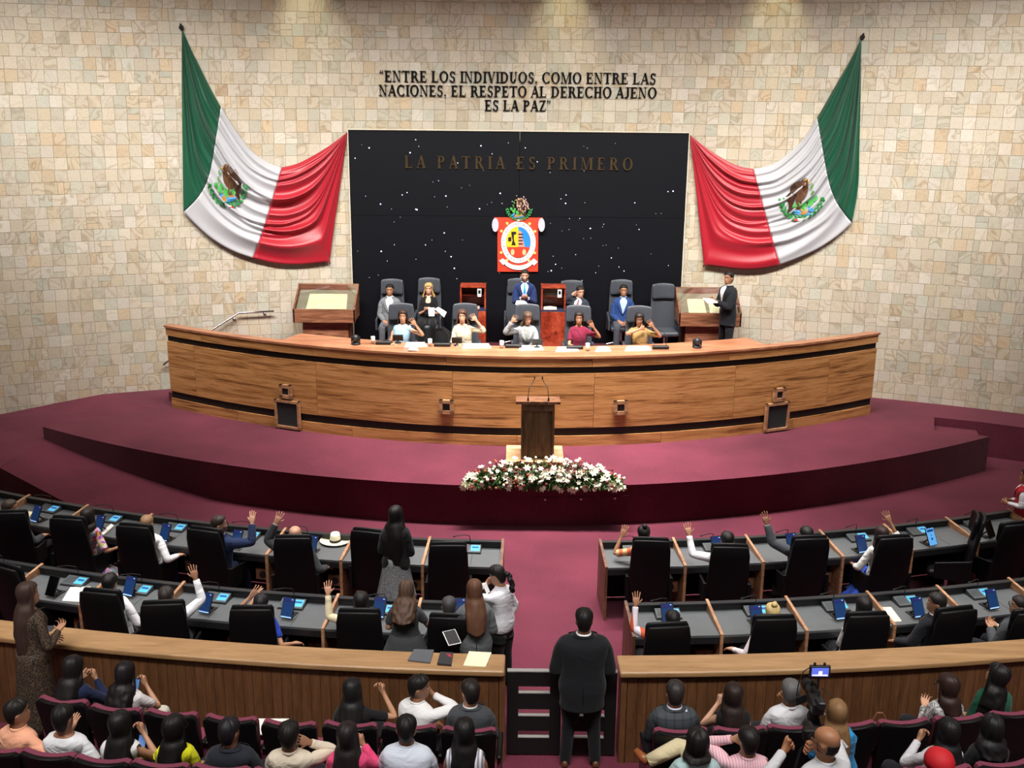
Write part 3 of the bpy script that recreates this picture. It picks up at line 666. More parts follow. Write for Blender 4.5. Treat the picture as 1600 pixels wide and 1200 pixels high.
def red_lectern(label, u0, u1, bookdx):
    Y = 21.3; a = atY(u0, 500, Y); c = atY(u1, 500, Y); cx = (a.x + c.x) / 2; w = c.x - a.x
    t = thing('book_stand', label, 'stand', (cx, Y + .2, 1.58))
    P('body', B().cbox((0, 0, .45), (w, .42, .9), .008), W_RED, t, off=(cx * 3, 0, 0))
    P('shelf_board', B().box((0, .0, .915), (w + .01, .42, .03)), mat('182848', .7), t)
    b = B()
    for s in (-1, 1): b.box((s * (w / 2 - .015), 0, 1.15), (.03, .4, .46))
    b.box((0, .19, 1.15), (w, .02, .46)).box((0, .0, 1.385), (w, .42, .025)).box((0, .05, 1.2), (w - .04, .3, .02)); P('cabinet_frame', b, W_RED, t, off=(cx, 9, 1))
    P('glass_door', B().box((0, -.2, 1.29), (w - .06, .006, .17)), M_GLASS, t)
    P('label_card', B().cbox((w * .25, -.21, 1.27), (.08, .008, .16), .002), M_WHITE, t); P('card_window', B().box((w * .25, -.215, 1.29), (.05, .006, .07)), M_BLACK, t)
    z = 1.58 + .93; bk = thing('open_book', 'open book on the shelf of the book stand %s the standing president' % ('left of' if cx < 0 else 'right of'), 'book', (cx + bookdx, Y + .1, z)); b = B()
    for s in (-1, 1): b.prism([(0, -.09), (s * .13, -.09), (s * .13, .1), (0, .1)], 0, [.045, .03, .03, .045])
    P('pages', b, mat('c8a898' if cx < 0 else 'f0e8d0', .8), bk); P('cover', B().box((0, 0, .004), (.28, .21, .008)), mat('70281c', .6), bk)
red_lectern('reddish wooden book stand left of the standing president, with a glazed top', 719, 759, 0)
red_lectern('reddish wooden book stand right of the standing president, with a glazed top', 845, 883, -.06)
# speaking lectern on the stage
lt = thing('lectern', 'narrow dark wooden lectern with two gooseneck microphones in front of the dais', 'lectern', (.44, 17.35, .68))
P('base', B().cbox((-.04, .12, .055), (.98, .85, .11), .006), W_LIGHT, lt)
P('column', B().cbox((0, .03, .6), (.5, .3, .98), .006), W_DARK, lt, off=(1, 2, 3))
b = B()
for s in (-1, 1): b.cbox((s * .26, 0, .6), (.035, .42, 1.0), .004)
b.cbox((0, -.17, 1.03), (.52, .06, .13), .004); P('front_frame', b, W_DARK, lt, off=(5, 5, 5))
P('front_panel', B().box((0, -.13, .54), (.46, .01, .84)), W_DARK, lt, off=(9, 2, 7))
P('top', B().prism([(-.37, -.26), (.37, -.26), (.37, .28), (-.37, .28)], [1.1, 1.1, 1.04, 1.04], [1.145, 1.145, 1.085, 1.085]), W_SIDE, lt)
for s in (-1, 1):
    m_ = P('microphone', B().tube([(s * .17, -.2, 1.13), (s * .17, -.2, 1.24), (s * .15, -.17, 1.36), (s * .09, -.1, 1.44), (s * .065, -.08, 1.5)], .006, 6), M_BLACK, lt)
    P('mic_head', B().ell((s * .065, -.08, 1.51), (.013, .013, .03), 8, 5), M_BLACK, m_); P('mic_base', B().lathe([(.018, 0), (.014, .08)], (s * .17, -.2, 1.12), 8), M_BLACK, m_)
# ================================================================== FLOWERS
fa = thing('flower_arrangement', 'long low bed of white lilies and dark red roses at the stage edge', 'flowers', (.52, 16.35, .68))
fr = random.Random(21); b = B()
def fpos():
    u = fr.uniform(-1, 1); x = .52 + 1.3 * u; hgt = .30 * (1 - abs(u) ** 2.6) + .05; a = fr.uniform(0, math.pi * .62)
    y = 16.34 - .27 * math.sin(a - .25); z = .68 + hgt * math.cos(a * .85) * fr.uniform(.75, 1.1) + .02; return Vector((x, y, z)), Vector((u * .35, -math.sin(a), math.cos(a) * .9 + .15)).normalized()
P('foam_tray', B().lathe([(.3, .0), (.32, .06), (.25, .12), (.02, .15)], (.52, 16.42, .68), 14, 4.0, .7), mat('1e3318', .8), fa, world=True)
for i in range(2600):
    p, n = fpos(); n = (n + Vector((fr.uniform(-.7, .7), fr.uniform(-.6, .4), fr.uniform(-.6, .5)))).normalized(); p = p - n * .09
    s = n.cross(Vector((0, 0, 1))).normalized() * fr.uniform(.008, .02); L = fr.uniform(.07, .15); dn = Vector((0, 0, -.02))
    b.add([p, p + n * L * .5 + s, p + n * L + dn, p + n * L * .5 - s], [(0, 1, 2, 3)])
P('foliage', b, mat('48662f', .6, 0, 0, .3, 9), fa, world=True, kind='stuff')
WL = mat('e6e4cc', .6, 0, 0, .03); WY = mat('d8d49a', .6); RR = mat('6e1a1c', .6, 0, 0, .2, 40); ORG = mat('a8502c', .6, 0, 0, .2, 40)
def basis(n):
    a = n.cross(Vector((.3, .2, 1))).normalized(); return a, n.cross(a)
def lily_mesh():
    b = B(); n = Vector((0, 0, 1))
    for k in range(6):
        a = k * math.pi / 3; d = Vector((math.cos(a), math.sin(a), 0)); s = Vector((-d.y, d.x, 0))
        b.add([Vector((0, 0, 0)), d * .035 + s * .02 + n * .03, d * .075 + n * .035, d * .035 - s * .02 + n * .03, d * .04 + n * .022], [(0, 1, 4), (0, 4, 3), (1, 2, 4), (4, 2, 3)])
    b.tube([(0, 0, 0), (0, 0, .04)], .006, 5); return mesh('lily', b, WL, True)
def rose_mesh(m, r=.034):
    b = B()
    for rr, h, z in ((r, .03, 0), (r * .72, .036, .006), (r * .42, .04, .01)): b.lathe([(rr * .5, z), (rr, z + h * .5), (rr * .85, z + h), (rr * .5, z + h * .95)], (0, 0, 0), 7)
    return mesh('rose', b, m, True)
LM, RW, RM, RO = lily_mesh(), rose_mesh(WL), rose_mesh(RR, .03), rose_mesh(ORG, .03)
Mi = fa.matrix_basis.inverted()
for i in range(270):
    p, n = fpos(); k = fr.random(); me, nm = (LM, 'lily') if k < .36 else (RW, 'white_rose') if k < .74 else (RM, 'red_rose') if k < .93 else (RO, 'orange_rose')
    o = P(nm, me, None, fa); p = p + n * .02; s_ = fr.uniform(.6, .95); o.location = Mi @ p; o.rotation_euler = (n + Vector((fr.uniform(-.3, .3), -.1, fr.uniform(-.2, .3)))).to_track_quat('Z', 'Y').to_euler(); o.scale = (s_, s_, s_)
# ================================================================== CHAIRS
def make_chair(lab, leather, H=1.27, W=.5, base=True, pads=True):
    t = thing('office_chair', lab, 'chair')
    # back shell: gently curved slab, wider at the seat
    def back(w0, w1, z0, z1, y0, y1, th, crown=.02, n=8, rows=7):
        b = B(); R = []
        for j in range(rows + 1):
            f = j / rows; w = w0 + (w1 - w0) * f; z = z0 + (z1 - z0) * f; yy = y0 + (y1 - y0) * f; e = .02 if j in (0, rows) else 0
            fr_ = [Vector((-w / 2 + e + (w - 2 * e) * i / n, yy + th / 2 - .035 * (1 - (2 * i / n - 1) ** 2) - e * .4, z + (crown * (1 - (2 * i / n - 1) ** 2) if j == rows else 0))) for i in range(n + 1)]
            bk = [Vector((p.x, p.y - th + .02 + e * .8, p.z)) for p in reversed(fr_)]
            R.append(fr_ + bk)
        return b.rings([list(reversed(r)) for r in R])
    o = P('backrest', back(W * 1.12, W * .98, .34, H - .01, -.20, -.36, .075), leather, t, smooth=True); mod(o, 'BEVEL', width=.012, segments=2, angle_limit=.7)
    o = P('headrest', back(W * .96, W * .95, H - .29, H + .005, -.245, -.275, .07), leather, t, smooth=True); mod(o, 'BEVEL', width=.012, segments=2, angle_limit=.7)
    o = P('seat', B().cbox((0, .03, .43), (W, .5, .11), .03), leather, t); mod(o, 'BEVEL', width=.02, segments=2)
    for s in (-1, 1):
        x = s * (W / 2 + .035); b = B()
        b.prism([(x - .018, -.27), (x + .018, -.27), (x + .018, .2), (x - .018, .2)], [.36, .36, .40, .40], [.70, .70, .62, .62])
        a = P('armrest', b, leather, t); mod(a, 'BEVEL', width=.01, segments=2)
        P('arm_edge', B().prism([(x - .022, -.275), (x + .022, -.275), (x + .022, -.255), (x - .022, -.255)], .34, .71), M_SHELL if leather == M_LEATHER else M_CHROME, a)
    P('column', B().lathe([(.03, .1), (.03, .38), (.12, .385), (.12, .40)], (0, 0, 0), 10), M_CHROME, t)
    b = B()
    for k in range(5):
        a = k * 1.2566; b.tube([(0, 0, .11), (.16 * math.cos(a), .16 * math.sin(a), .1), (.3 * math.cos(a), .3 * math.sin(a), .07)], [.03, .022, .015], 6).ell((.3 * math.cos(a), .3 * math.sin(a), .03), (.02, .03, .03), 8, 5)
    P('star_base', b, M_CHROME, t); return t
CH_BLACK = make_chair('-', M_LEATHER, 1.27, .5); CH_LIT = make_chair('-', M_LEATHER_LIT, 1.37, .48)
remember(CH_BLACK, CH_LIT); USED = {}
CHAIRS = {}
def chair(key, px, py, z0, proto, lab, yaw=0, group=None):
    H = 1.27 if proto is CH_BLACK else 1.38
    p = atz(px, py, z0 + H); a = math.radians(yaw); off = Vector((math.sin(a) * .33, -math.cos(a) * .33, 0)); o = Vector((p.x, p.y, z0)) - off
    o.z = z0
    if proto.name not in USED: USED[proto.name] = 1; c = proto; c.location = o; c.rotation_euler = (0, 0, a); c['label'] = lab; (c.__setitem__('group', group) if group else None)
    else: c = dup(proto, o, a, lab, group)
    CHAIRS[key] = (o, a); return c
# ================================================================== DELEGATE DESKS
def d1Y(x): return 13.67 + .0255 * (x - .3) ** 2
def d2Y(x): return 11.83 + .0217 * (x - .4) ** 2
DIV = {1: ([-10.4, -9.35, -8.3, -7.29, -6.26, -5.21, -4.19, -3.18, -2.19, -1.13, -.12], [1.22, 2.24, 3.27, 4.36, 5.35, 6.35, 7.41, 8.45, 9.5]),
       2: ([-9.1, -8.1, -7.1, -6.08, -5.07, -4.1, -3.1, -2.12, -1.1, -.18], [1.39, 2.39, 3.38, 4.43, 5.37, 6.38, 7.4, 8.4])}
M_GREYTOP = M_DESK; DEPTH = .66
ROWN = {1: 'the far desk row', 2: 'the near desk row'}
def place_name(row, x):
    L, R = DIV[row]; side, q = ('left', L) if x < .6 else ('right', R)
    k = 0
    for i in range(len(q) - 1):
        if q[i] <= x < q[i + 1]: k = i
    if x < q[0]: k = 0
    if x >= q[-1]: k = len(q) - 2
    n = (len(q) - 2 - k) if side == 'left' else k
    return '%s desk %s of the aisle, %s row' % (ORD[n], side, {1: 'far', 2: 'near'}[row])
for row, yf in ((1, d1Y), (2, d2Y)):
    for sd, q in zip(('left', 'right'), DIV[row]):
        for i in range(len(q) - 1):
            xa, xb = q[i], q[i + 1]; xm = (xa + xb) / 2
            if (row == 1 and (xm < -8.4 or xm > 8.5)) or (row == 2 and (xm < -7.2 or xm > 7.6)): continue
            def fr2(x): 
                sl = .051 * (x - .3) if row == 1 else .0434 * (x - .4); n = Vector((-sl, 1, 0)).normalized(); return Vector((x, yf(x), 0)), n
            (A, na), (Bq, nb) = fr2(xa), fr2(xb)
            def L2(f, d): return ((A - na * d).lerp(Bq - nb * d, f)).xy     # d = distance in front of the back edge
            dk = thing('delegate_desk', ('black delegate desk with wooden divider, ' + place_name(row, xm)), 'desk', ((A.x + Bq.x) / 2, (A.y + Bq.y) / 2 - .33, 0), 0, 'delegate desks')
            def q4(f0, f1, d0, d1): return [L2(f0, d1), L2(f1, d1), L2(f1, d0), L2(f0, d0)]
            e0, e1 = .035 / (xb - xa), 1 - .001
            P('tabletop', B().prism(q4(e0, e1, .05, DEPTH), .72, .75), M_GREYTOP, dk, world=True)
            P('back_ledge', B().prism(q4(e0, e1, -.02, .05), .6, .84).prism(q4(e0, e1, .0, .07), .83, .85), M_LEDGE, dk, world=True)
            P('front_apron', B().prism(q4(e0, e1, DEPTH - .02, DEPTH), .64, .722), M_LEDGE, dk, world=True)
            P('modesty_panel', B().prism(q4(e0, e1, .03, .05), .02, .62), M_BLACK, dk, world=True)
            P('under_shelf', B().prism(q4(e0, e1, .1, .42), .56, .575), M_BLACK, dk, world=True)
            P('divider', B().prism(q4(0, e0, -.03, DEPTH + .03), 0, [.775, .775, .865, .865]), W_SIDE if (sd == 'right' and i == 0) else W_EDGE, dk, world=True, off=(i, i, i))
            if sd == 'left' and i == len(q) - 2: P('divider', B().prism(q4(.997, 1 + e0, -.03, DEPTH + .03), 0, [.775, .775, .865, .865]), W_SIDE, dk, world=True)
            f0 = e0 if sd == 'left' and False else (1 - .2)
            cb = P('cable_box', B().prism(q4(1 - .22, 1 - .02, .25, .5), .30, .46), W_SIDE, dk, world=True); pc = L2(1 - .12, .51)
            P('speaker_hole', B().tube([(pc.x, pc.y + .005, .38), (pc.x, pc.y - .004, .38)], .05, 12), M_BLACK, cb, world=True)
            if row == 1 or True:
                gf = L2(.62, DEPTH - .02); gb = L2(.62, .3); P('cable_slot', B().prism(q4(.618, .624, .3, DEPTH - .03), .7495, .7512), M_BLACK, dk, world=True)
def rz_at(row, x): return math.atan(.051 * (x - .3)) if row == 1 else math.atan(.0434 * (x - .4))
# conference consoles and tablets
def make_console(lit=True):
    t = thing('microphone_console', '-', 'microphone console')
    P('body', B().prism([(-.15, -.09), (.15, -.09), (.15, .09), (-.15, .09)], [0, 0, 0, 0], [.025, .025, .06, .06]), mat('4a5052', .5), t)
    P('foot', B().box((0, -.0, .004), (.32, .2, .008)), M_BLACK, t)
    def sl(x0, x1, y0, y1, h, m, nm): z = lambda y: .025 + (y + .09) / .18 * .035 + h; P(nm, B().prism([(x0, y0), (x1, y0), (x1, y1), (x0, y1)], [z(y0) - .004] * 2 + [z(y1) - .004] * 2, [z(y0)] * 2 + [z(y1)] * 2), m, t)
    sl(.015, .135, -.06, .065, .002, M_CYAN if lit else M_PLASTIC, 'screen'); 
    if lit: sl(.03, .12, .0, .035, .004, mat('1d4f86', .3, 0, .3), 'screen_title')
    sl(-.13, -.01, -.06, .065, .002, mat('3b4042', .6), 'speaker_grille')
    P('gooseneck', B().tube([(.0, .07, .05), (.0, .075, .13), (-.01, .06, .2), (-.09, .0, .235), (-.19, -.02, .22)], .0055, 6), M_BLACK, t)
    P('mic_head', B().tube([(-.19, -.02, .22), (-.225, -.022, .212)], .009, 6), M_BLACK, t); return t
def make_tablet(kind):
    t = thing('tablet', '-', 'tablet'); M = Matrix.Rotation(math.radians(62), 4, 'X'); lift = .14
    def sb(nm, c, d, m): P(nm, B().box(Vector((0, 0, lift)) + (M.to_3x3() @ Vector(c)), d, M), m, t)
    sb('case', (0, 0, 0), (.155, .25, .012), M_BLACK)
    if kind == 'off': sb('screen', (0, 0, .0065), (.14, .235, .003), mat('060607', .12, 0, 0, 0))
    elif kind == 'light':
        sb('screen', (0, 0, .0065), (.14, .235, .003), mat('5aa0dc', .3, 0, .55)); [sb('screen_text', c, d, mat('143a7a', .3, 0, .3)) for c, d in (((0, .085, .009), (.11, .03, .002)), ((0, .02, .009), (.012, .02, .002)), ((0, -.03, .009), (.03, .03, .002)))]
    else:
        sb('screen', (0, 0, .0065), (.14, .235, .003), M_SCREEN); sb('header_bar', (0, .09, .009), (.135, .03, .002), M_HEAD); sb('status_bar', (0, -.108, .009), (.138, .014, .002), M_SCREENL)
        sb('login_mark', (.045, .1, .0105), (.02, .01, .001), M_SCREENL)
    P('stand', B().prism([(-.04, .02), (.04, .02), (.04, .16), (-.04, .16)], 0, .012).tube([(0, .12, .01), (0, .0, lift - .02)], .012, 6), M_BLACK, t); return t
PR = {'con': make_console(), 'conoff': make_console(False), 'tab': make_tablet('on'), 'taboff': make_tablet('off'), 'tablight': make_tablet('light')}
remember(*PR.values())
def put(kind, px, py, row, extra, dz=0, z=.75, ry=0):
    p = atz(px, py, z + (.13 if 'tab' in kind else .03)); q = Vector((p.x, p.y, z + dz))
    if row in (1, 2):
        yb = (d1Y if row == 1 else d2Y)(q.x)
        lo, hi = (yb - DEPTH + .1, yb - .16) if 'con' in kind else (yb - DEPTH + .05, yb - .2)
        q.y = min(max(q.y, lo), hi)
    lab = extra + ', ' + place_name(row, p.x); rz = rz_at(row, p.x) + ry; pr = PR[kind]
    gr_ = 'microphone consoles on the delegate desks' if 'con' in kind else 'tablets on the delegate desks'
    if kind in USED: c = dup(pr, q, rz, lab, gr_)
    else: USED[kind] = 1; pr.location = q; pr.rotation_euler = (0, 0, rz); pr['label'] = lab; pr['group'] = gr_; c = pr
    return c
for row, L in ((1, [(78, 794), (175, 808), (277, 820), (392, 830), (482, 835), (735, 848), (988, 847), (1112, 844), (1228, 839), (1337, 834), (1432, 826)]), (2, [(3, 888), (122, 903), (225, 911), (343, 927), (460, 936), (604, 942), (1040, 946), (1180, 947), (1302, 941), (1413, 933), (1527, 922)])):
    for x, y in L: put('con', x, y, row, 'grey microphone console with lit cyan screen')
put('conoff', 1523, 818, 1, 'dark microphone console with gooseneck microphone')
for row, L in ((1, [(55, 805), (155, 820), (258, 833), (370, 843), (487, 852), (1120, 853), (1237, 848), (1346, 851)]), (2, [(203, 917), (322, 943), (450, 951), (593, 950), (718, 952), (1043, 960), (1182, 963), (1312, 953), (1434, 950), (1550, 937)])):
    for x, y in L: put('tab', x, y, row, 'upright tablet with dark blue screen', ry=(-.18 if x < 600 else .12 if x > 1000 else 0))
put('taboff', 82, 917, 2, 'upright tablet with black screen', ry=-.15); put('tablight', 1456, 841, 1, 'upright tablet with bright blue screen', ry=.2); put('taboff', 1557, 838, 1, 'dark upright tablet', ry=.3)
def paper(pts, z, lab, m=None, th=.006, name='paper_sheet', cat='paper'):
    q = [atz(u, v, z).xy for u, v in pts]; return tag(P(name, B().prism(q, z, z + th), m or M_PAPER), lab, cat)
paper([(16, 812), (35, 799), (52, 800), (38, 818)], .752, 'cream folder on the far desk beside the man in grey at the left edge', M_CREAM)
paper([(128, 812), (149, 812), (147, 832), (133, 832)], .752, 'white sheet on the far desk beside the second black chair from the left')
paper([(156, 836), (174, 820), (178, 823), (162, 837)], .76, 'narrow rolled white paper on the far desk, third chair from the left', th=.02)
paper([(110, 918), (142, 917), (124, 941), (97, 939)], .752, 'white printed sheet on the near desk beside the black screen tablet')
paper([(1367, 950), (1392, 949), (1409, 971), (1384, 973)], .752, 'cream folder on the near desk right of the dark-haired woman', M_CREAM)
p = atz(524, 846, .76); ht = thing('straw_hat', 'cream straw hat with a black band on the far desk left of the standing woman', 'hat', (p.x, p.y, .752))
o = P('brim', B().lathe([(.02, .012), (.1, .01), (.165, .016), (.18, .03), (.178, .034), (.16, .024), (.1, .018), (.02, .02)], (0, 0, 0), 24, 1.2, 1.1), mat('e9e2c4', .8), ht, smooth=True)
P('crown', B().lathe([(.092, .012), (.088, .05), (.08, .1), (.07, .13), (.045, .125), (.02, .105)], (0, 0, 0), 20, .85, 1.05), mat('ece6ca', .8), ht, smooth=True)
P('hat_band', B().lathe([(.0935, .02), (.091, .052), (.088, .052), (.09, .02)], (0, 0, 0), 20, .86, 1.06), M_BLACK, ht)
# things on the barrier cap
paper([(637, 1033), (647, 1016), (678, 1017), (672, 1037)], 1.102, 'grey tablet case lying on the left barrier cap', mat('53565c', .6), .014, 'tablet_case', 'case')
nb = thing('notebook', 'black notebook with a red ribbon on the left barrier cap', 'notebook', (*atz(695, 1030, 1.1).xy, 1.1))
q = [atz(u, v, 1.104).xy for u, v in [(683, 1039), (688, 1021), (708, 1022), (705, 1041)]]; P('cover', B().prism(q, 1.102, 1.125), mat('2c2a2e', .6), nb, world=True)
q = [atz(u, v, 1.125).xy for u, v in [(697, 1022), (703, 1022), (706, 1026), (703, 1027)]]; P('ribbon', B().prism(q, 1.126, 1.128), mat('b02838', .6), nb, world=True)
paper([(724, 1041), (733, 1019), (768, 1021), (759, 1043)], 1.102, 'cream paper folder on the left barrier cap near the gate', M_CREAM, .012)
# ================================================================== PRESIDIUM TABLE THINGS
ZT = 2.327
def onT(u, v, dz=0): return atz(u, v, ZT + dz)
for i, (u, v) in enumerate([(556, 538), (1089, 543)]):
    p = onT(u, v); t = thing('conference_camera', 'black dome camera on the %s end of the presidium desk' % ('left', 'right')[i], 'camera', (p.x, p.y, ZT))
    P('base', B().lathe([(.085, 0), (.085, .02), (.055, .04), (.05, .05)], (0, 0, 0), 16), M_PLASTIC, t); P('head', B().ell((0, 0, .11), (.07, .07, .075), 14, 9), M_PLASTIC, t, smooth=True)
    P('yoke', B().box((-.07, 0, .09), (.02, .06, .1)).box((.07, 0, .09), (.02, .06, .1)), M_PLASTIC, t); P('lens', B().tube([(0, -.06, .11), (0, -.085, .108)], .035, 14), mat('30363a', .15), t)
for i, (u, v) in enumerate([(583, 537), (672, 541), (784, 544), (918, 548)]):
    p = onT(u, v); t = thing('water_glass', '%s clear glass from the left on the presidium desk' % ORD[i], 'glass', (p.x, p.y, ZT))
    P('glass', B().lathe([(.03, 0), (.036, .13), (.034, .13), (.028, .008)], (0, 0, 0), 14), M_GLASS, t, smooth=True); P('paper_cover', B().lathe([(.038, .06), (.039, .135), (.002, .137)], (0, 0, 0), 12), M_WHITE, t)
for i, (u, v) in enumerate([(600, 538), (691, 541), (802, 543), (898, 545), (1032, 545)]):
    p = onT(u, v); t = thing('desk_microphone', '%s black desk microphone from the left on the presidium desk' % ORD[i], 'microphone', (p.x, p.y, ZT))
    P('base', B().cbox((0, 0, .03), (.3, .09, .06), .012), M_BLACK, t); P('gooseneck', B().tube([(.1, .02, .05), (.12, .06, .2), (.05, .1, .3), (-.03, .1, .33)], .006, 6), M_BLACK, t)
for i, (u, v) in enumerate([(622, 536), (714, 540), (839, 543)]):
    p = onT(u, v); t = thing('voting_screen', '%s small black screen from the left on the presidium desk' % ORD[i], 'screen', (p.x, p.y, ZT))
    P('stand', B().lathe([(.06, 0), (.05, .02), (.015, .03), (.015, .06)], (0, 0, 0), 12), M_BLACK, t); P('display', B().cbox((0, 0, .1), (.19, .03, .12), .006, rot('X', 18).to_4x4()), M_BLACK, t)
for i, (u0, u1, v, m) in enumerate([(632, 668, 538, 0), (637, 655, 545, 0), (722, 768, 540, 0), (810, 850, 543, 0), (868, 905, 545, 0), (930, 955, 545, 0), (976, 1018, 544, 0)]):
    paper([(u0, v + 5), (u1, v + 4), (u1 - 5, v - 3), (u0 + 4, v - 3)], ZT, '%s sheaf of white papers from the left on the presidium desk' % ORD[i], None, .008)
# handrail on the wall at the left stair
hr = thing('handrail', 'steel wall handrail climbing behind the left end of the dais', 'handrail', (-6, 21.7, 1.6))
pts = [onwall(u, v, .12) for u, v in [(255, 570), (312, 528), (373, 489), (428, 486)]]
P('rail', B().tube(pts, .02, 8), M_CHROME, hr, world=True, smooth=True)
for u, v in [(364, 497), (412, 488), (268, 562)]: p = onwall(u, v, .1); P('bracket', B().tube([(p.x, p.y + .09, p.z - .05), (p.x, p.y, p.z - .05), (p.x, p.y, p.z)], .012, 6).ell((p.x, p.y + .08, p.z - .05), (.03, .015, .03), 8, 5), M_CHROME, hr, world=True)
# ================================================================== THEATRE SEATS
def make_seat():
    t = thing('theatre_seat', '-', 'seat')
    def shell(w0, w1, z0, z1, y0, y1, th, bow, r=.05, n=8):
        b = B(); R = []; rows = [(0, .03), (.06, .0), (.5, 0), (.9, 0), (.97, .012), (1, .05)]
        for f, ins in rows:
            w = w0 + (w1 - w0) * f - 2 * ins; z = z0 + (z1 - z0) * f; y = y0 + (y1 - y0) * f
            A = [Vector((-w / 2 + w * i / n, y + bow * (1 - (2 * i / n - 1) ** 2), z + .018 * f * (abs(2 * i / n - 1) ** 2))) for i in range(n + 1)]
            R.append(list(reversed(A + [Vector((p.x, p.y - th, p.z)) for p in reversed(A)])))
        return b.rings(R)
    P('back_shell', shell(.44, .52, .34, .95, -.16, -.27, .045, -.03), M_SHELL, t, smooth=False)
    P('backrest', shell(.43, .515, .42, .955, -.09, -.215, .055, -.03), M_BURG, t, smooth=False)
    P('rear_seam', B().tube([(-.2, -.235, .56), (0, -.262, .56), (.2, -.235, .56)], .006, 5), mat('2e2e32', .3), t)
    o = P('seat', B().cbox((0, .08, .42), (.46, .44, .1), .03), M_BURG, t); mod(o, 'BEVEL', width=.02, segments=2)
    P('under_pan', B().cbox((0, .06, .355), (.42, .4, .03), .01), M_SHELL, t)
    for s in (-1, 1):
        P('side_frame', B().prism([(s * .275 - .02, -.18), (s * .275 + .02, -.18), (s * .275 + .02, .2), (s * .275 - .02, .2)], 0, .6), M_BURG, t)
        P('armrest', B().cbox((s * .275, .0, .625), (.055, .42, .04), .012), M_SHELL, t)
    return t
SEAT = make_seat(); remember(SEAT)
SEAT['group'] = 'theatre seats facing the barrier'
def seat_row(L, z, words_):
    for i, (u, v) in enumerate(L):
        p = atz(u, v, z + .96); a = .034 * (p.x - .5); o = Vector((p.x, p.y, z)) + Vector((-math.sin(a) * .25, math.cos(a) * .25, 0)); o.z = z
        lab = words_(i)
        if 'seat' not in USED: USED['seat'] = 1; SEAT.location = o; SEAT.rotation_euler = (0, 0, a); SEAT['label'] = lab
        else: dup(SEAT, o, a, lab)
        SEATS.append((o, a))
SEATS = []
seat_row([(98, 1093), (180, 1106), (268, 1113), (361, 1121), (452, 1129), (547, 1131), (640, 1134), (733, 1139)], .2, lambda i: 'burgundy theatre seat, %s from the left in the front row left of the gate' % ORD[i])
seat_row([(1064, 1140), (1157, 1138), (1241, 1134), (1328, 1130), (1413, 1126), (1500, 1120), (1586, 1112)], .2, lambda i: 'burgundy theatre seat, %s right of the gate in the front row' % ORD[i])
seat_row([(-8, 1170), (75, 1176), (160, 1186), (250, 1193), (345, 1199), (440, 1205), (535, 1210), (632, 1213), (728, 1216)], .4, lambda i: 'burgundy theatre seat, %s from the left in the second row left of the gate' % ORD[i])
seat_row([(1095, 1218), (1190, 1214), (1285, 1210), (1380, 1206), (1475, 1200), (1570, 1192)], .4, lambda i: 'burgundy theatre seat, %s right of the gate in the second row' % ORD[i])
# ================================================================== CHAIR PLACEMENT
for k, (u, v, yaw) in enumerate([(12, 800, 8), (104, 809, -6), (208, 821, -8), (318, 827, -14), (457, 839, 3), (575, 829, -12), (700, 850, 2)]):
    chair('a%d' % k, u, v, 0, CH_BLACK, 'black high-backed chair, %s from the left edge at the far desk row' % ORD[k], yaw, 'high-backed chairs')
for k, (u, v, yaw) in enumerate([(1018, 843, -3), (1142, 853, -2), (1268, 840, 5), (1400, 839, 8), (1532, 806, 72), (1592, 818, 12)]):
    chair('b%d' % k, u, v, 0, CH_BLACK, ('empty black high-backed chair turned sideways at the far desk row, right' if k == 4 else 'black high-backed chair, %s right of the aisle at the far desk row' % ORD[k]), yaw)
for k, (u, v, yaw) in enumerate([(5, 884, -25), (155, 924, -8), (253, 942, 6), (392, 950, 2), (560, 955, 0), (703, 963, -3)]):
    chair('c%d' % k, u, v, 0, CH_BLACK, 'black high-backed chair, %s from the left edge at the near desk row' % ORD[k], yaw, 'high-backed chairs')
for k, (u, v, yaw) in enumerate([(1045, 977, 6), (1212, 965, 3), (1358, 960, 4), (1497, 952, 12), (1618, 955, 10)]):
    chair('d%d' % k, u, v, 0, CH_BLACK, 'black high-backed chair, %s right of the aisle at the near desk row' % ORD[k], yaw, 'high-backed chairs')
ZP = 1.58
for k, (u, v) in enumerate([(627, 474), (727, 474), (824, 475), (904, 477), (999, 478)]):
    chair('f%d' % k, u, v, ZP, CH_LIT, 'leather chair painted lit grey, %s from the left in the front presidium row' % ORD[k], 180, 'high-backed chairs')
for k, (u, v, yaw) in enumerate([(613, 436, 178), (671, 434, 178), (810, 435, 180), (893, 438, 185), (971, 437, 180), (1036, 443, 186)]):
    chair('g%d' % k, u, v, ZP, CH_LIT, ('empty ' if k == 5 else '') + 'leather chair painted lit grey, %s from the left in the back presidium row' % ORD[k], yaw, 'high-backed chairs')
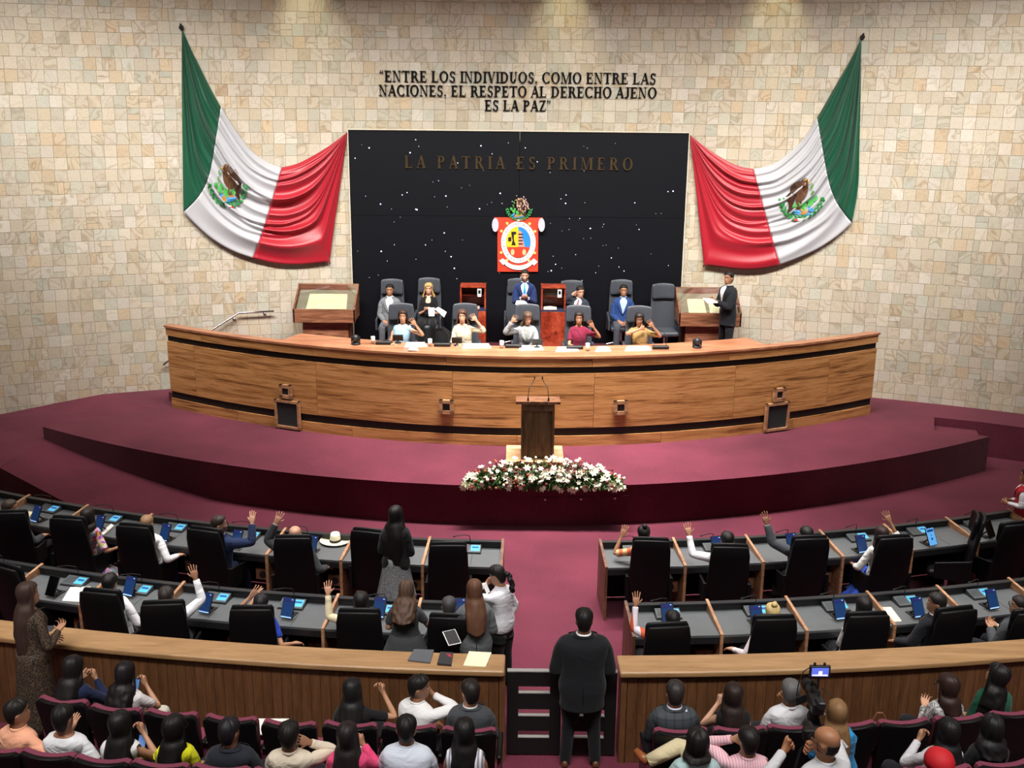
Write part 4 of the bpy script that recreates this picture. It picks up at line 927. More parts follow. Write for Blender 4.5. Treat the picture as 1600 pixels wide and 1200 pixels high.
# ================================================================== PEOPLE
N = 24
HT = [  # z, half width, front, back   (head frame, z = 0 at the top of the neck)
    (0., .056, .056, .060), (.022, .058, .070, .064), (.036, .050, .094, .066), (.05, .055, .100, .07), (.066, .061, .099, .078), (.08, .065, .098, .084), (.096, .069, .098, .09), (.112, .072, .096, .094),
    (.128, .0745, .094, .097), (.143, .0755, .092, .099), (.158, .077, .096, .1), (.175, .0775, .097, .1), (.195, .076, .092, .097), (.213, .069, .08, .088), (.228, .056, .062, .072), (.24, .036, .04, .048), (.247, .014, .016, .02)]
def hpt(phi, z, infl=0.):           # phi: degrees from +x, 90 = front
    z = min(max(z, 0), .246)
    for i in range(len(HT) - 1):
        if HT[i][0] <= z <= HT[i + 1][0]: break
    f = (z - HT[i][0]) / (HT[i + 1][0] - HT[i][0]); a, fr_, bk = [HT[i][k] * (1 - f) + HT[i + 1][k] * f for k in (1, 2, 3)]
    p = math.radians(phi); s = math.sin(p); c = math.cos(p)
    r = Vector((a * c, (fr_ if s > 0 else bk) * s, z))
    cen = Vector((0, 0, .12)); n = Vector((r.x, r.y, (z - .13) * .8)).normalized()
    return r + n * infl
BR = [  # t, half width, front depth, back depth (male)
    (-.1, .150, .11, .11), (-.02, .172, .12, .125), (.06, .168, .118, .118), (.14, .154, .112, .105), (.22, .152, .112, .102), (.30, .166, .118, .108), (.36, .178, .12, .114), (.41, .186, .116, .114), (.455, .190, .104, .106), (.492, .172, .084, .09), (.518, .128, .068, .08), (.536, .084, .062, .072), (.552, .060, .057, .062)]
def torso_ring(t, a, f, b_, infl, lean, fem, bulk, cz):
    w = (lambda q: q)(1.)
    if fem: a *= (1.0 if t < .08 else .86 if t < .26 else .86 if t < .53 else .85); f *= 1.0 + (.16 if .27 < t < .42 else -.05); b_ *= .92
    k = bulk if t < .5 else 1 + (bulk - 1) * .4
    a = a * k + infl; f = f * k + infl; b_ = b_ * k + infl; q = max(t, 0) / .82; q = q ** 1.15
    c = Vector((lean[0] * q, lean[1] * q, t)); out = []
    for i in range(N):
        p = 2 * math.pi * i / N; cs, sn = math.cos(p), math.sin(p)
        cs = math.copysign(abs(cs) ** .86, cs); sn = math.copysign(abs(sn) ** .92, sn)
        out.append(c + Vector((a * cs, (f if sn > 0 else b_) * sn, 0)))
    return out
def frame_ring(c, tan, nr, rx, ry, n=10, flat=False):
    tan = tan.normalized(); lat = tan.cross(nr)
    if lat.length < .05: lat = tan.cross(Vector((.3, 1, .2)))
    lat.normalize(); nn = lat.cross(tan).normalized()
    if n == 10:
        if flat: pts = [(-1, 1), (-.5, 1.1), (0, 1.15), (.5, 1.1), (1, 1), (1, -1), (.5, -1), (0, -1), (-.5, -1), (-1, -1)]
        else: pts = [(math.cos(math.radians(a)), math.sin(math.radians(a))) for a in (154, 122, 90, 58, 26, -26, -58, -90, -122, -154)]
    else: pts = [(math.cos(math.pi - 2 * math.pi * i / n), math.sin(math.pi - 2 * math.pi * i / n)) for i in range(n)]
    return [c + lat * (rx * x) + nn * (ry * y) for x, y in pts], lat, nn
def bridge(V, Fc, loop, ring):      # loop: vertex ids, ring: ids; pick the match with the least twist
    n = len(loop); best = None
    for d in (1, -1):
        for o in range(n):
            s = sum((V[loop[i]] - V[ring[(o + d * i) % n]]).length_squared for i in range(n))
            if best is None or s < best[0]: best = (s, o, d)
    _, o, d = best
    for i in range(n):
        j = (i + 1) % n; Fc.append((loop[i], loop[j], ring[(o + d * j) % n], ring[(o + d * i) % n]))
def ik(S, Wt, l1, l2, pole):
    d = Wt - S; L = min(d.length, (l1 + l2) * .995); d.normalize(); a = (l1 * l1 - l2 * l2 + L * L) / (2 * L); h = math.sqrt(max(l1 * l1 - a * a, 0))
    pv = pole - d * pole.dot(d); pv.normalize(); return S + d * a + pv * h, S + d * L
def arm(V, Fc, loop, side, sp, infl, upto, sc=1.):
    # sp: dict(w=wrist offset from the shoulder, pole, pn=palm normal, curl, spread)
    S = sp['S'] - Vector((side * .015, 0, 0))
    E, Wr = ik(S, S + Vector(sp['w']), .285 * sc, .255 * sc, Vector(sp.get('pole', (side * .6, -.5, -1.))))
    pn = Vector(sp.get('pn', (0, 0, -1))); nr = -pn; u = (E - S).normalized(); v = (Wr - E).normalized(); m = (u + v).normalized()
    st = [(S + u * .05, u, .056, .056), (S + u * .11, u, .050, .050), (S + u * .2, u, .046, .046), (E - u * .03, u, .041, .041), (E, m, .041, .041), (E + v * .04, v, .041, .041), (E + v * .11, v, .037, .037), (E + v * .19, v, .030, .028), (Wr, v, .027, .021)]
    fm = .86 if sp.get('fem') else 1.; hk = {'wrist': 8, 'elbow': 3, 'short': 2, 'three': 6, 'sleeveless': 0, None: 0}[sp.get('hide')]; st = [(c, t, a * fm + infl, b_ * fm + infl) for c, t, a, b_ in st]; st = [(c, t, a - (.010 if i < hk else 0), b_ - (.010 if i < hk else 0)) for i, (c, t, a, b_) in enumerate(st)]
    k = {'full': 9, 'wrist': 9, 'elbow': 4, 'short': 3, 'three': 7, 'sleeveless': 0}[upto]; prev = loop
    jit = infl > .004
    t0_ = st[0][1]; lat0 = t0_.cross(nr)
    if lat0.length < .05: lat0 = t0_.cross(Vector((.3, 1, .2)))
    lat0.normalize(); fr_l = [lat0]
    for (_, ta_, _a, _b), (_, tb_, _c, _d) in zip(st, st[1:]): fr_l.append(ta_.rotation_difference(tb_) @ fr_l[-1])
    want = v.cross(nr)
    if want.length < .05: want = v.cross(Vector((.3, 1, .2)))
    want.normalize(); lw_ = fr_l[-1]; dl = math.atan2(v.dot(lw_.cross(want)), lw_.dot(want))
    for idx, (c, t, a, b_) in enumerate(st[:k]):
        if jit and 2 < idx < 6: a += .004; b_ += .004
        if jit: q = 1 + .08 * noise.noise(c * 23 + Vector((idx * .7, 0, 0))); a *= q; b_ *= q
        if upto != 'full' and idx == k - 1: a += .004; b_ += .004
        la_ = Matrix.Rotation(dl * max(0, idx - 4) / 4, 3, t) @ fr_l[idx]; r, lat, nn = frame_ring(c, t, la_.cross(t), a, b_); ids = list(range(len(V), len(V) + 10)); V += r; bridge(V, Fc, prev, ids) if prev is loop else [Fc.append((prev[i], prev[(i + 1) % 10], ids[(i + 1) % 10], ids[i])) for i in range(10)]; prev = ids
    if upto != 'full':
        if k:
            c, t, a, b_ = st[k - 1]; r, _, _ = frame_ring(c - t * .012, t, (Matrix.Rotation(dl * max(0, k - 5) / 4, 3, t) @ fr_l[k - 1]).cross(t), max(a - .012, .01), max(b_ - .012, .01)); ids = list(range(len(V), len(V) + 10)); V += r; [Fc.append((prev[i], prev[(i + 1) % 10], ids[(i + 1) % 10], ids[i])) for i in range(10)]
        return Wr
    h = Vector(sp.get('hd', v)).normalized() if sp.get('hd') else v; hs = 1.08 * sc * fm ** .4
    if sp.get('bend'): h = (v + pn * sp['bend']).normalized()
    rr = []
    for dist_, rx, ry in ((.022, .030, .017), (.055, .041, .0155), (.092, .043, .0125)):
        r, lat, nn = frame_ring(Wr + h * dist_ * hs, h, nr, rx * hs, ry * hs, 10, True); ids = list(range(len(V), len(V) + 10)); V += r; rr.append(ids)
        for i in range(10): Fc.append((prev[i], prev[(i + 1) % 10], ids[(i + 1) % 10], ids[i]))
        prev = ids
    # thumb on the body side of a raised hand: side picked by sp['th'] (-1: lateral minus)
    th = sp.get('th', -side); qa = (9, 0) if th < 0 else (4, 5)
    f_rm = None
    q = [rr[0][qa[0]], rr[0][qa[1]], rr[1][qa[1]], rr[1][qa[0]]]
    Fc[:] = [f for f in Fc if set(f) != set(q)]
    def ext(q, dirs, ws, tan0):
        base = [V[i] for i in q]; c = sum(base, Vector()) / 4; off = [p - c for p in base]; prevq = q
        for (d, L), w_ in zip(dirs, ws):
            c = c + d * L; ids = list(range(len(V), len(V) + 4))
            for o in off:
                o2 = o - d * o.dot(d); o2 = o2.normalized() * w_ if o2.length > 1e-5 else o2; V.append(c + o2)
            for i in range(4): Fc.append((prevq[i], prevq[(i + 1) % 4], ids[(i + 1) % 4], ids[i]))
            prevq = ids
        Fc.append(tuple(prevq))
    lt = lat * th; tdir = (lt * 1.0 + h * .75 + pn * .35).normalized(); t2 = (lt * .35 + h * 1. + pn * .35).normalized()
    ext(q, [(tdir, .022 * hs), (tdir, .022 * hs), (t2, .026 * hs)], [.0145 * hs, .0135 * hs, .011 * hs], None)
    # fingers
    lens = [.058, .074, .080, .070] if th > 0 else [.070, .080, .074, .058]
    if th > 0: lens = [.056, .072, .080, .070]
    else: lens = [.070, .080, .072, .056]
    cu = math.radians(sp.get('curl', 14)); spd = sp.get('spread', 1.)
    top = rr[2]
    for i in range(4):
        q = [top[i], top[i + 1], top[8 - i], top[9 - i]]
        sd = (i - 1.5) * .14 * spd; L = lens[i] * hs; cr = cu * (1 + .15 * abs(i - 1.5))
        def dr(a): return (h * math.cos(a) + pn * math.sin(a) + lat * sd).normalized()
        ext(q, [(dr(cr * .4), .006), (dr(cr), L * .42), (dr(cr * 1.9), L * .30), (dr(cr * 2.6), L * .28)], [.0112 * hs, .0118 * hs, .0108 * hs, .0092 * hs], None)
    return Wr
PALM_FWD = dict(pn=(0, 1, .1))
def build_shell(fem, bulk, lean, infl, t0, t1, arms, upto, vneck=None, head=None, hairc=None, seed=0, wr=0., neckline=None, hide=None):
    """one continuous skin or garment: torso rings, both arms, and for the body the head as well"""
    V = []; Fc = []; cols = []; rings = []
    for (t, a, f, b_) in BR:
        if t < t0 - 1e-6 or t > t1 + 1e-6: continue
        q = infl * (.45 if t > .5 else 1)
        if hide is not None: q = -.012 if t < .5 else -.004
        R = torso_ring(t, a, f, b_, q, lean, fem, bulk, 0)
        if wr:
            for i, p in enumerate(R):
                n_ = noise.noise(Vector((i * .35, t * 9, seed * 3.1))); c = sum(R, Vector()) / N; d = (p - c); R[i] = p + d.normalized() * (wr * n_)
        rings.append((t, list(range(len(V), len(V) + N)))); V += R
    for (ta, ra), (tb, rb_) in zip(rings, rings[1:]):
        for i in range(N):
            j = (i + 1) % N
            if vneck and ta >= vneck[0]:
                half = vneck[1] * (ta - vneck[0]) / .25 + .6
                ci = (i + .5) - 6
                if abs(ci) < half: continue
            if neckline and ta >= neckline: 
                continue
            Fc.append((ra[i], ra[j], rb_[j], rb_[i]))
    ts = [r[0] for r in rings]
    if arms:
        k0 = [i for i, t in enumerate(ts) if abs(t - .36) < .01][0]; rid = [rings[k0 + i][1] for i in range(4)]
        ref = [torso_ring(*BR[i], 0, lean, fem, bulk, 0) for i in (6, 7, 8, 9)]
        for side, sp in ((1, arms[0]), (-1, arms[1])):
            ks = [(-1) % N, 0, 1] if side == 1 else [11, 12, 13]
            lp_ = [ref[0][k_] for k_ in ks] + [ref[3][k_] for k_ in ks] + [ref[r_][k_] for r_ in (1, 2) for k_ in (ks[0], ks[2])]; S_ = sum(lp_, Vector()) / 10
            rem = set()
            for r in range(3):
                for c in range(2): rem.add(frozenset((rid[r][ks[c]], rid[r][ks[c + 1]], rid[r + 1][ks[c + 1]], rid[r + 1][ks[c]])))
            Fc = [f for f in Fc if frozenset(f) not in rem]
            loop = [rid[0][ks[0]], rid[0][ks[1]], rid[0][ks[2]], rid[1][ks[2]], rid[2][ks[2]], rid[3][ks[2]], rid[3][ks[1]], rid[3][ks[0]], rid[2][ks[0]], rid[1][ks[0]]]
            u = upto[0 if side == 1 else 1] if isinstance(upto, tuple) else upto
            if u != 'sleeveless': arm(V, Fc, loop, side, dict(sp, fem=fem, hide=hide, S=S_), infl, u)
    nb_ = len(V)
    if head:
        M = head; top = rings[-1][1]; prev = top; lips = []
        for k, (z, a, f, b_) in enumerate(HT):
            ids = list(range(len(V), len(V) + N))
            for i in range(N):
                ph = 15 * i; p = hpt(ph, z)
                if i == 6 and abs(z - .096) < .002: p += Vector((0, .020, 0))
                if i == 6 and abs(z - .112) < .002: p += Vector((0, .013, 0))
                if i == 6 and abs(z - .128) < .002: p += Vector((0, .006, 0))
                if i in (5, 7) and abs(z - .096) < .002: p += Vector((0, .002, 0))
                if i in (4, 8) and abs(z - .143) < .002: p += Vector((0, -.009, 0))
                if i in (5, 6, 7) and abs(z - .066) < .002: p += Vector((0, .005, 0))
                if i in (0, 23, 12, 13) and .09 < z < .155:
                    e = (.023 if i in (23, 13) else .008) * (.35 if fem else 1) * (1 if .1 < z < .15 else .6); p += Vector((e if i in (0, 23) else -e, -.004, 0))
                V.append(M @ p)
            for i in range(N): Fc.append((prev[i], prev[(i + 1) % N], ids[(i + 1) % N], ids[i]))
            prev = ids
        Fc.append(tuple(prev))
    return V, Fc, nb_
def legs(V, Fc, ring, kind, sit, infl, fem, spread_, bulk):
    """trouser legs grown out of the lowest torso ring"""
    cr = Vector((sum((V[i] for i in ring), Vector()) / N)); cr.z -= .05; cid = len(V); V.append(cr)
    F_, Bk = ring[6], ring[18]
    for s in (1, -1):
        ids = [ring[i % N] for i in range(18, 31)] if s == 1 else [ring[i] for i in range(6, 19)]
        loop = ids + [cid]; w = .1 + spread_ * .5
        if sit: H_, K, A = Vector((s * .09, .03, .01)), Vector((s * (w), .42, .0)), Vector((s * (w + .01), .42, -.43))
        else: H_, K, A = Vector((s * .09, 0, -.14)), Vector((s * w, .02, -.46)), Vector((s * (w + spread_ * .5), .0, -.83))
        u = (K - H_).normalized(); v = (A - K).normalized(); m = (u + v).normalized(); prev = loop; b_ = bulk ** .7
        st = [(H_ + u * .06, u, .088 * b_), (H_ + u * .18, u, .08 * b_), (K - u * .05, u, .066), (K, m, .066), (K + v * .06, v, .062), (K + v * .2, v, .058), (A, v, .055 if not fem else .045)]
        for k, (c, t, r) in enumerate(st):
            r = (r + infl) * (1 + .07 * noise.noise(c * 17)); nr = Vector((0, 1, 0)) if abs(t.z) > .7 else Vector((0, 0, 1))
            if abs(t.z) <= .7 or True: nr = Vector((0, 1, .6)).normalized()
            R, _, _ = frame_ring(c, t, nr, r, r, 14); idr = list(range(len(V), len(V) + 14)); V += R
            if k == 0: bridge(V, Fc, loop, idr)
            else: [Fc.append((prev[i], prev[(i + 1) % 14], idr[(i + 1) % 14], idr[i])) for i in range(14)]
            prev = idr
    return
SKINS = {}
def skin_mat(c):
    if c in SKINS: return SKINS[c]
    t = NT('skin_' + c); t.set(Roughness=.5); at = t.n('ShaderNodeAttribute', attribute_name='tone')
    t.l(t.mix(1., lin(c), at.outputs['Color'], 'MULTIPLY'), t.b.inputs['Base Color']); t.b.inputs['Subsurface Weight'].default_value = .0
    SKINS[c] = t.m; return t.m
def hair_mat(c):
    k = 'hair' + c
    if k in MATS: return MATS[k]
    t = NT(k); t.set(Roughness=.55); t.b.inputs['Specular IOR Level'].default_value = .3; tc = t.n('ShaderNodeTexCoord'); mp = t.n('ShaderNodeMapping'); mp.inputs['Scale'].default_value = (90, 90, 9); t.l(tc.outputs['Object'], mp.inputs[0])
    n = t.n('ShaderNodeTexNoise', i_Scale=1.5, i_Detail=3.); t.l(mp.outputs[0], n.inputs['Vector']); col = lin(c)
    t.l(t.mix(n.outputs[0], tuple(x * .55 for x in col[:3]) + (1,), tuple(min(1, x * 1.5 + .004) for x in col[:3]) + (1,)), t.b.inputs['Base Color']); t.bump(n.outputs[0], .35, .006)
    MATS[k] = t.m; return t.m
def pat(kind, c1, c2, sc=30):
    k = (kind, c1, c2, sc)
    if k in MATS: return MATS[k]
    t = NT(kind + '_cloth'); t.set(Roughness=.8); tc = t.n('ShaderNodeTexCoord')
    if kind == 'leopard':
        v = t.n('ShaderNodeTexVoronoi', i_Scale=float(sc), feature='DISTANCE_TO_EDGE'); t.l(tc.outputs['Object'], v.inputs['Vector'])
        n = t.n('ShaderNodeTexNoise', i_Scale=float(sc) * .8); t.l(tc.outputs['Object'], n.inputs['Vector'])
        a = t.n('ShaderNodeMath', operation='MULTIPLY'); t.l(v.outputs['Distance'], a.inputs[0]); t.l(n.outputs[0], a.inputs[1])
        t.l(t.ramp(a.outputs[0], [(.0, c2), (.035, c2), (.06, c1), (1., c1)]), t.b.inputs['Base Color'])
    elif kind == 'plaid':
        o = None
        for ax in (0, 2):
            w_ = t.n('ShaderNodeTexWave', i_Scale=float(sc), bands_direction='XYZ'[ax]); t.l(tc.outputs['Object'], w_.inputs['Vector'])
            r = t.ramp(w_.outputs[0], [(.0, c1), (.8, c1), (.95, c2)]); o = r if o is None else t.mix(.5, o, r)
        t.l(o, t.b.inputs['Base Color'])
    elif kind == 'floral':
        v = t.n('ShaderNodeTexVoronoi', i_Scale=float(sc)); t.l(tc.outputs['Object'], v.inputs['Vector'])
        t.l(t.mix(.6, lin(c1), v.outputs['Color']), t.b.inputs['Base Color'])
    elif kind == 'speckle':
        n = t.n('ShaderNodeTexNoise', i_Scale=float(sc) * 3, i_Detail=2.); t.l(tc.outputs['Object'], n.inputs['Vector'])
        t.l(t.ramp(n.outputs[0], [(.42, c1), (.5, c2), (.58, c1), (.64, c2)]), t.b.inputs['Base Color'])
    elif kind == 'stripe':
        w_ = t.n('ShaderNodeTexWave', i_Scale=float(sc), bands_direction='X'); t.l(tc.outputs['Object'], w_.inputs['Vector'])
        t.l(t.ramp(w_.outputs[0], [(.0, c1), (.5, c1), (.6, c2)]), t.b.inputs['Base Color'])
    MATS[k] = t.m; return t.m
def M_(c):
    if not isinstance(c, str): return c
    k = 'cloth' + c
    if k in MATS: return MATS[k]
    t = NT(k); t.set(Roughness=.85); t.b.inputs['Specular IOR Level'].default_value = .2; t.b.inputs['Base Color'].default_value = lin(c); t.b.inputs['Sheen Weight'].default_value = .08
    tc = t.n('ShaderNodeTexCoord'); mp = t.n('ShaderNodeMapping'); mp.inputs['Scale'].default_value = (1, 1, 1.9); t.l(tc.outputs['Object'], mp.inputs[0])
    dk = sum(lin(c)[:3]) < .25; n = t.n('ShaderNodeTexNoise', i_Scale=4.2 if dk else 6., i_Detail=2., i_Roughness=.45, i_Distortion=.9); t.l(mp.outputs[0], n.inputs['Vector']); t.bump(n.outputs[0], .45 if dk else .6, .035)
    MATS[k] = t.m; return t.m
def surf(t, phi, infl, fem, bulk, lean):
    for i in range(len(BR) - 1):
        if BR[i][0] <= t <= BR[i + 1][0]: break
    f = (t - BR[i][0]) / (BR[i + 1][0] - BR[i][0]); row = [BR[i][k] * (1 - f) + BR[i + 1][k] * f for k in range(1, 4)]
    r = torso_ring(t, row[0], row[1], row[2], infl * (.45 if t > .5 else 1), lean, fem, bulk, 0); u = (phi % 360) / 15; a = int(u) % N; return r[a].lerp(r[(a + 1) % N], u - int(u))
def vf(o_name, V, Fc, m, par, sub=1, solid=0, tone=None):
    b = B(); b.v = [tuple(p) for p in V]; b.f = Fc; me = mesh(o_name, b, m, True)
    if tone is not None:
        a = me.attributes.new('tone', 'FLOAT_COLOR', 'POINT'); a.data.foreach_set('color', [c for q in tone for c in q])
    o = P(o_name, me, None, par)
    if solid: mod(o, 'SOLIDIFY', thickness=solid, offset=-1)
    if sub: mod(o, 'SUBSURF', levels=sub, render_levels=sub)
    return o
def hair(par, M, style, color, L=.3, seed=1):
    """one shell of hair: every column runs from the crown down the head and, in long styles, on over neck and back"""
    NC = 36; longs = style in ('long', 'curly', 'bob'); rows = 20 if longs else 9
    th = {'crop': .006, 'bald': .003, 'short': .012, 'pony': .012, 'bun': .012}.get(style, .018)
    wv = {'curly': .012, 'crop': .002, 'short': .005}.get(style, .004)
    def zend(d):
        if style == 'bald': return .07
        if longs:
            if d < 32: return .200
            if d < 62: return .200 - (d - 32) / 30 * .05
            if d < 78: return .15 - (d - 62) / 16 * (.15 + L * .75)
            return -L * (1 - .06 * math.cos(math.radians(d) * 3)) if L > .03 else .0
        zf, zs, zb = .200, .148, .042
        if d < 38: return zf
        if d < 80: return zf + (zs - zf) * (d - 38) / 42
        if d < 104: return zs
        if d < 124: return zs + (zb - zs) * (d - 104) / 20
        return zb - .006
    V = []; Fc = []
    for i in range(NC):
        ph = 360 * i / NC; d = abs(((ph - 90) + 180) % 360 - 180); ze = zend(d); p = math.radians(ph)
        for j in range(rows):
            f = j / (rows - 1); z0_ = .243 if style != 'bald' else .155; z = z0_ + (ze - z0_) * f ** (1.15 if longs else 1.)
            st = noise.noise(Vector((math.cos(p) * 5, math.sin(p) * 5, seed * 1.7 + z * 2.5))) * wv * 1.6 + noise.noise(Vector((i * 2.3, seed, z * 3))) * .0025
            tuck = th * .85 if (j == rows - 1 and not longs) else (th * .5 if j == rows - 1 and d < 70 else 0)
            q = hpt(ph, max(z, .05), th + st - tuck); q.z = z if z < .05 else q.z
            if longs and z < .08:
                dn = .08 - z; w = .094 + (.024 + max(0, L - .36) * .16) * min(1, dn / .2); bk = .116 + .03 * min(1, dn / .2); fr_ = .06 if d < 90 else bk
                k = (.030 if style == 'curly' else .010) * min(1, dn / .1); nz = k * noise.noise(Vector((math.cos(p) * 4, math.sin(p) * 4 + seed, z * (22 if style == 'curly' else 7))))
                tp = 1 - (.32 if L < .45 else .18) * max(0, (dn / (L + .08)) - .45) ** 1.3
                w += .012 + (.02 if style == 'curly' else 0); bk += .022 * min(1, dn / .3); sn_ = math.sin(p); sy_ = sn_ if sn_ > 0 else -abs(sn_) ** (1 - .6 * min(1, dn / .2))
                e = Vector(((w + nz) * tp * math.cos(p), ((bk if sn_ < 0 else .085) + nz) * sy_, z))
                if math.sin(p) > -.2 and dn > .1: e.y += .03 * min(1, (dn - .1) / .1)
                b_ = min(1, dn / .07); q = q.lerp(e, b_ * b_ * (3 - 2 * b_))
            if style != 'bald' and z > .2: q.z += .006
            V.append(M @ q)
    for i in range(NC):
        k = (i + 1) % NC; d = abs(((360 * (i + .5) / NC - 90) + 180) % 360 - 180)
        if style == 'bald' and d < 72: continue
        for j in range(rows - 1): Fc.append((i * rows + j, i * rows + j + 1, k * rows + j + 1, k * rows + j))
    if style != 'bald':
        c = len(V); V.append(M @ Vector((0, 0, .262 if style != 'crop' else .253)))
        for i in range(NC): Fc.append((i * rows, ((i + 1) % NC) * rows, c))
    def ell(c_, r):
        bb = B().ell(c_, r, 10, 6); b = len(V); V.extend([M @ (Vector(p) + Vector((0, 0, 0)) + Vector((noise.noise(Vector(p) * 30 + Vector((seed, 0, 0))),) * 3) * .012) for p in bb.v]); Fc.extend([tuple(i + b for i in f) for f in bb.f])
    if style == 'bun': ell((0, -.05, .27), (.042, .042, .036))
    if style == 'pony':
        ell((0, -.115, .15), (.03, .03, .03))
        for q in range(7): ell((.012 * math.sin(q * 2.2), -.145 - .022 * math.sin(q * .55), .13 - q * .034), (.045 - .002 * q, .038, .036))
    return vf('hair', V, Fc, hair_mat(color), par, 1, .010)
NP = [0]
ARMS = {'lap': lambda s: dict(w=(-s * .06, .30, -.34), pn=(0, 0, -1), curl=25), 'desk': lambda s: dict(w=(-s * .05, .40, -.20), pn=(0, 0, -1), curl=20),
        'down': lambda s: dict(w=(s * .06, .05, -.52), pn=(-s, 0, 0), curl=25, pole=(s * .3, -1, 0)), 'raise': lambda s: dict(w=(s * .06, .16, .36), pn=(0, 1, .15), pole=(s * 1, .1, -.8), curl=8),
        'hold': lambda s: dict(w=(-s * .10, .28, -.16), pn=(-s * .3, 0, 1), curl=50, th=s), 'phone': lambda s: dict(w=(-s * .06, .27, -.02), pn=(-s * .6, -.6, .3), curl=60, pole=(s * .8, -.2, -1)),
        'ear': lambda s: dict(w=(-s * .04, .10, .20), pn=(-s, 0, .2), curl=55, pole=(s * 1, .3, -1)), 'face': lambda s: dict(w=(-s * .12, .2, .10), pn=(0, -1, 0), curl=75, pole=(s * 2.4, -.4, -1)),
        'front': lambda s: dict(w=(-s * .08, .2, -.33), pn=(-s, 0, -.2), curl=35), 'back': lambda s: dict(w=(0, -.02, -.5), pn=(0, 1, 0), curl=30, pole=(s, -.6, 0))}
def person(label, u, v, z0, pose='sit', yaw=0, fem=0, skin='b07c5c', hr_=('short', '15120f'), top=('shirt', 'e8e8ea', 'wrist'), jacket=None, bottom='1c1c22', R='lap', L='lap', seat=None, hy=0, hp=0, roll=0,
           ext=None, bulk=1., head_h=None, wR=None, wL=None, glasses=0, tie=None, eyes=0, skirt=None, sc=1., beard=0, shoes='2a1a12', off=(0, 0, 0)):
    """u, v: pixel of the top of the head in the photograph; seat: (origin, yaw) of the chair that carries the person"""
    NP[0] += 1; sit = pose == 'sit'; hz = (.53 if sit else .90 * sc); tot = .775 if sit else .815
    zt = z0 + (head_h if head_h else hz + tot * sc); tgt = atz(u, v, zt); ya = math.radians(yaw)
    if seat and yaw == 0: ya = seat[1]
    if seat: org = seat[0] + Vector((-math.sin(seat[1]) * .0, math.cos(seat[1]) * .0, 0)); 
    else: org = Vector((tgt.x, tgt.y, z0)) + Vector((math.sin(ya) * .04, -math.cos(ya) * .04, 0))
    org = Vector((org.x, org.y, z0)) + Vector(off)
    t = thing('person', label, 'person', org, ya); zs = (zt - z0 - hz) / (.805 * sc)
    d = tgt - org; d.z = 0; d = Matrix.Rotation(-ya, 3, 'Z') @ d; lim = .32 if not head_h else .7
    d.x = max(-.3, min(.3, d.x)); d.y = max(-.14, min(lim, d.y)); lean = (d.x, d.y - .0)
    G = Matrix.Translation((0, 0, hz)) @ Matrix.Diagonal((sc, sc, sc * zs, 1))
    q = (.552 / .82) ** 1.15; nk = Vector((lean[0] * q, lean[1] * q + .006, .552))
    Mh0 = Matrix.Translation(nk) @ Matrix.Diagonal((1, 1, 1 / zs, 1)) @ Matrix.Rotation(math.radians(hy), 4, 'Z') @ Matrix.Rotation(math.radians(hp), 4, 'X') @ Matrix.Rotation(math.radians(roll), 4, 'Y')
    if fem: Mh0 = Mh0 @ Matrix.Diagonal((.96, .96, .97, 1))
    arms = []
    for s, nm, w in ((1, R, wR), (-1, L, wL)):
        a = ARMS[nm](s)
        if nm == 'down' and sit: a['w'] = (s * .1, .2, -.38)
        if w: a['w'] = w
        arms.append(a)
    V, Fc, nb_ = build_shell(fem, bulk, lean, 0, -.1, .56, arms, 'full', head=Mh0, hide=(jacket[1] if jacket and len(jacket) > 1 and jacket[1] != 'sleeveless' else top[2]))
    # face tint
    tone = [(1, 1, 1, 1)] * len(V); hv = len(V) - N * len(HT)
    for k, (z, *_r) in enumerate(HT):
        for i in range(N):
            c = None
            if abs(z - .066) < .002 and i in (5, 6, 7): c = (.80, .42, .40, 1) if fem else (.82, .6, .58, 1)
            if abs(z - .158) < .002 and i in (4, 5, 7, 8): c = (.32, .28, .26, 1)
            if abs(z - .143) < .002 and i in (4, 8): c = (.45, .4, .4, 1)
            if beard and (.02 < z < .1) and i in (2, 3, 4, 5, 6, 7, 8, 9, 10) and not (z > .085 and 5 <= i <= 7): c = (.22, .2, .2, 1) if not (abs(z - .066) < .002 and i in (5, 6, 7)) else (.6, .4, .38, 1)
            if c: tone[hv + k * N + i] = c
    tone = tone[:]
    V = [G @ p for p in V]; body = vf('body', V, Fc, skin_mat(skin), t, 1, 0, tone)
    Mh = G @ Mh0
    if hr_: hair(t, Mh, hr_[0], hr_[1], hr_[2] if len(hr_) > 2 else .3, NP[0])
    if eyes:
        for s in (-1, 1):
            e = P('eye', B().ell((0, 0, 0), (.0115, .006, .0052), 8, 5), mat('c8c0b8', .4, 0, 0, 0), t, smooth=True); c = Mh @ Vector((s * .031, .0815, .140)); e.location = c; e.rotation_euler = (Mh.to_3x3()).to_euler()
            P('iris', B().ell((0, .0035, 0), (.0062, .004, .0052), 8, 5), M_BLACK, e, smooth=True)
    if glasses:
        gl = B()
        for s in (-1, 1):
            pts = [Mh @ Vector((s * .034 + .026 * math.cos(a), .112, .139 + .019 * math.sin(a))) for a in [k * math.pi / 6 for k in range(13)]]; gl.tube(pts, .0028, 5)
            gl.tube([Mh @ Vector((s * .058, .11, .143)), Mh @ Vector((s * .082, .06, .145)), Mh @ Vector((s * .085, -.01, .14))], .0025, 5)
        gl.tube([Mh @ Vector((-.01, .113, .142)), Mh @ Vector((.01, .113, .142))], .0025, 5); P('glasses', gl, M_BLACK, t)
    kind, tc, sl = top
    t0 = -.1 if kind != 'dress' else -.1
    nl = .492 if kind in ('tee', 'dress', 'low') else None
    t1 = {'shirt': .555, 'tee': .54, 'dress': .54, 'low': .50, 'blouse': .54}[kind]
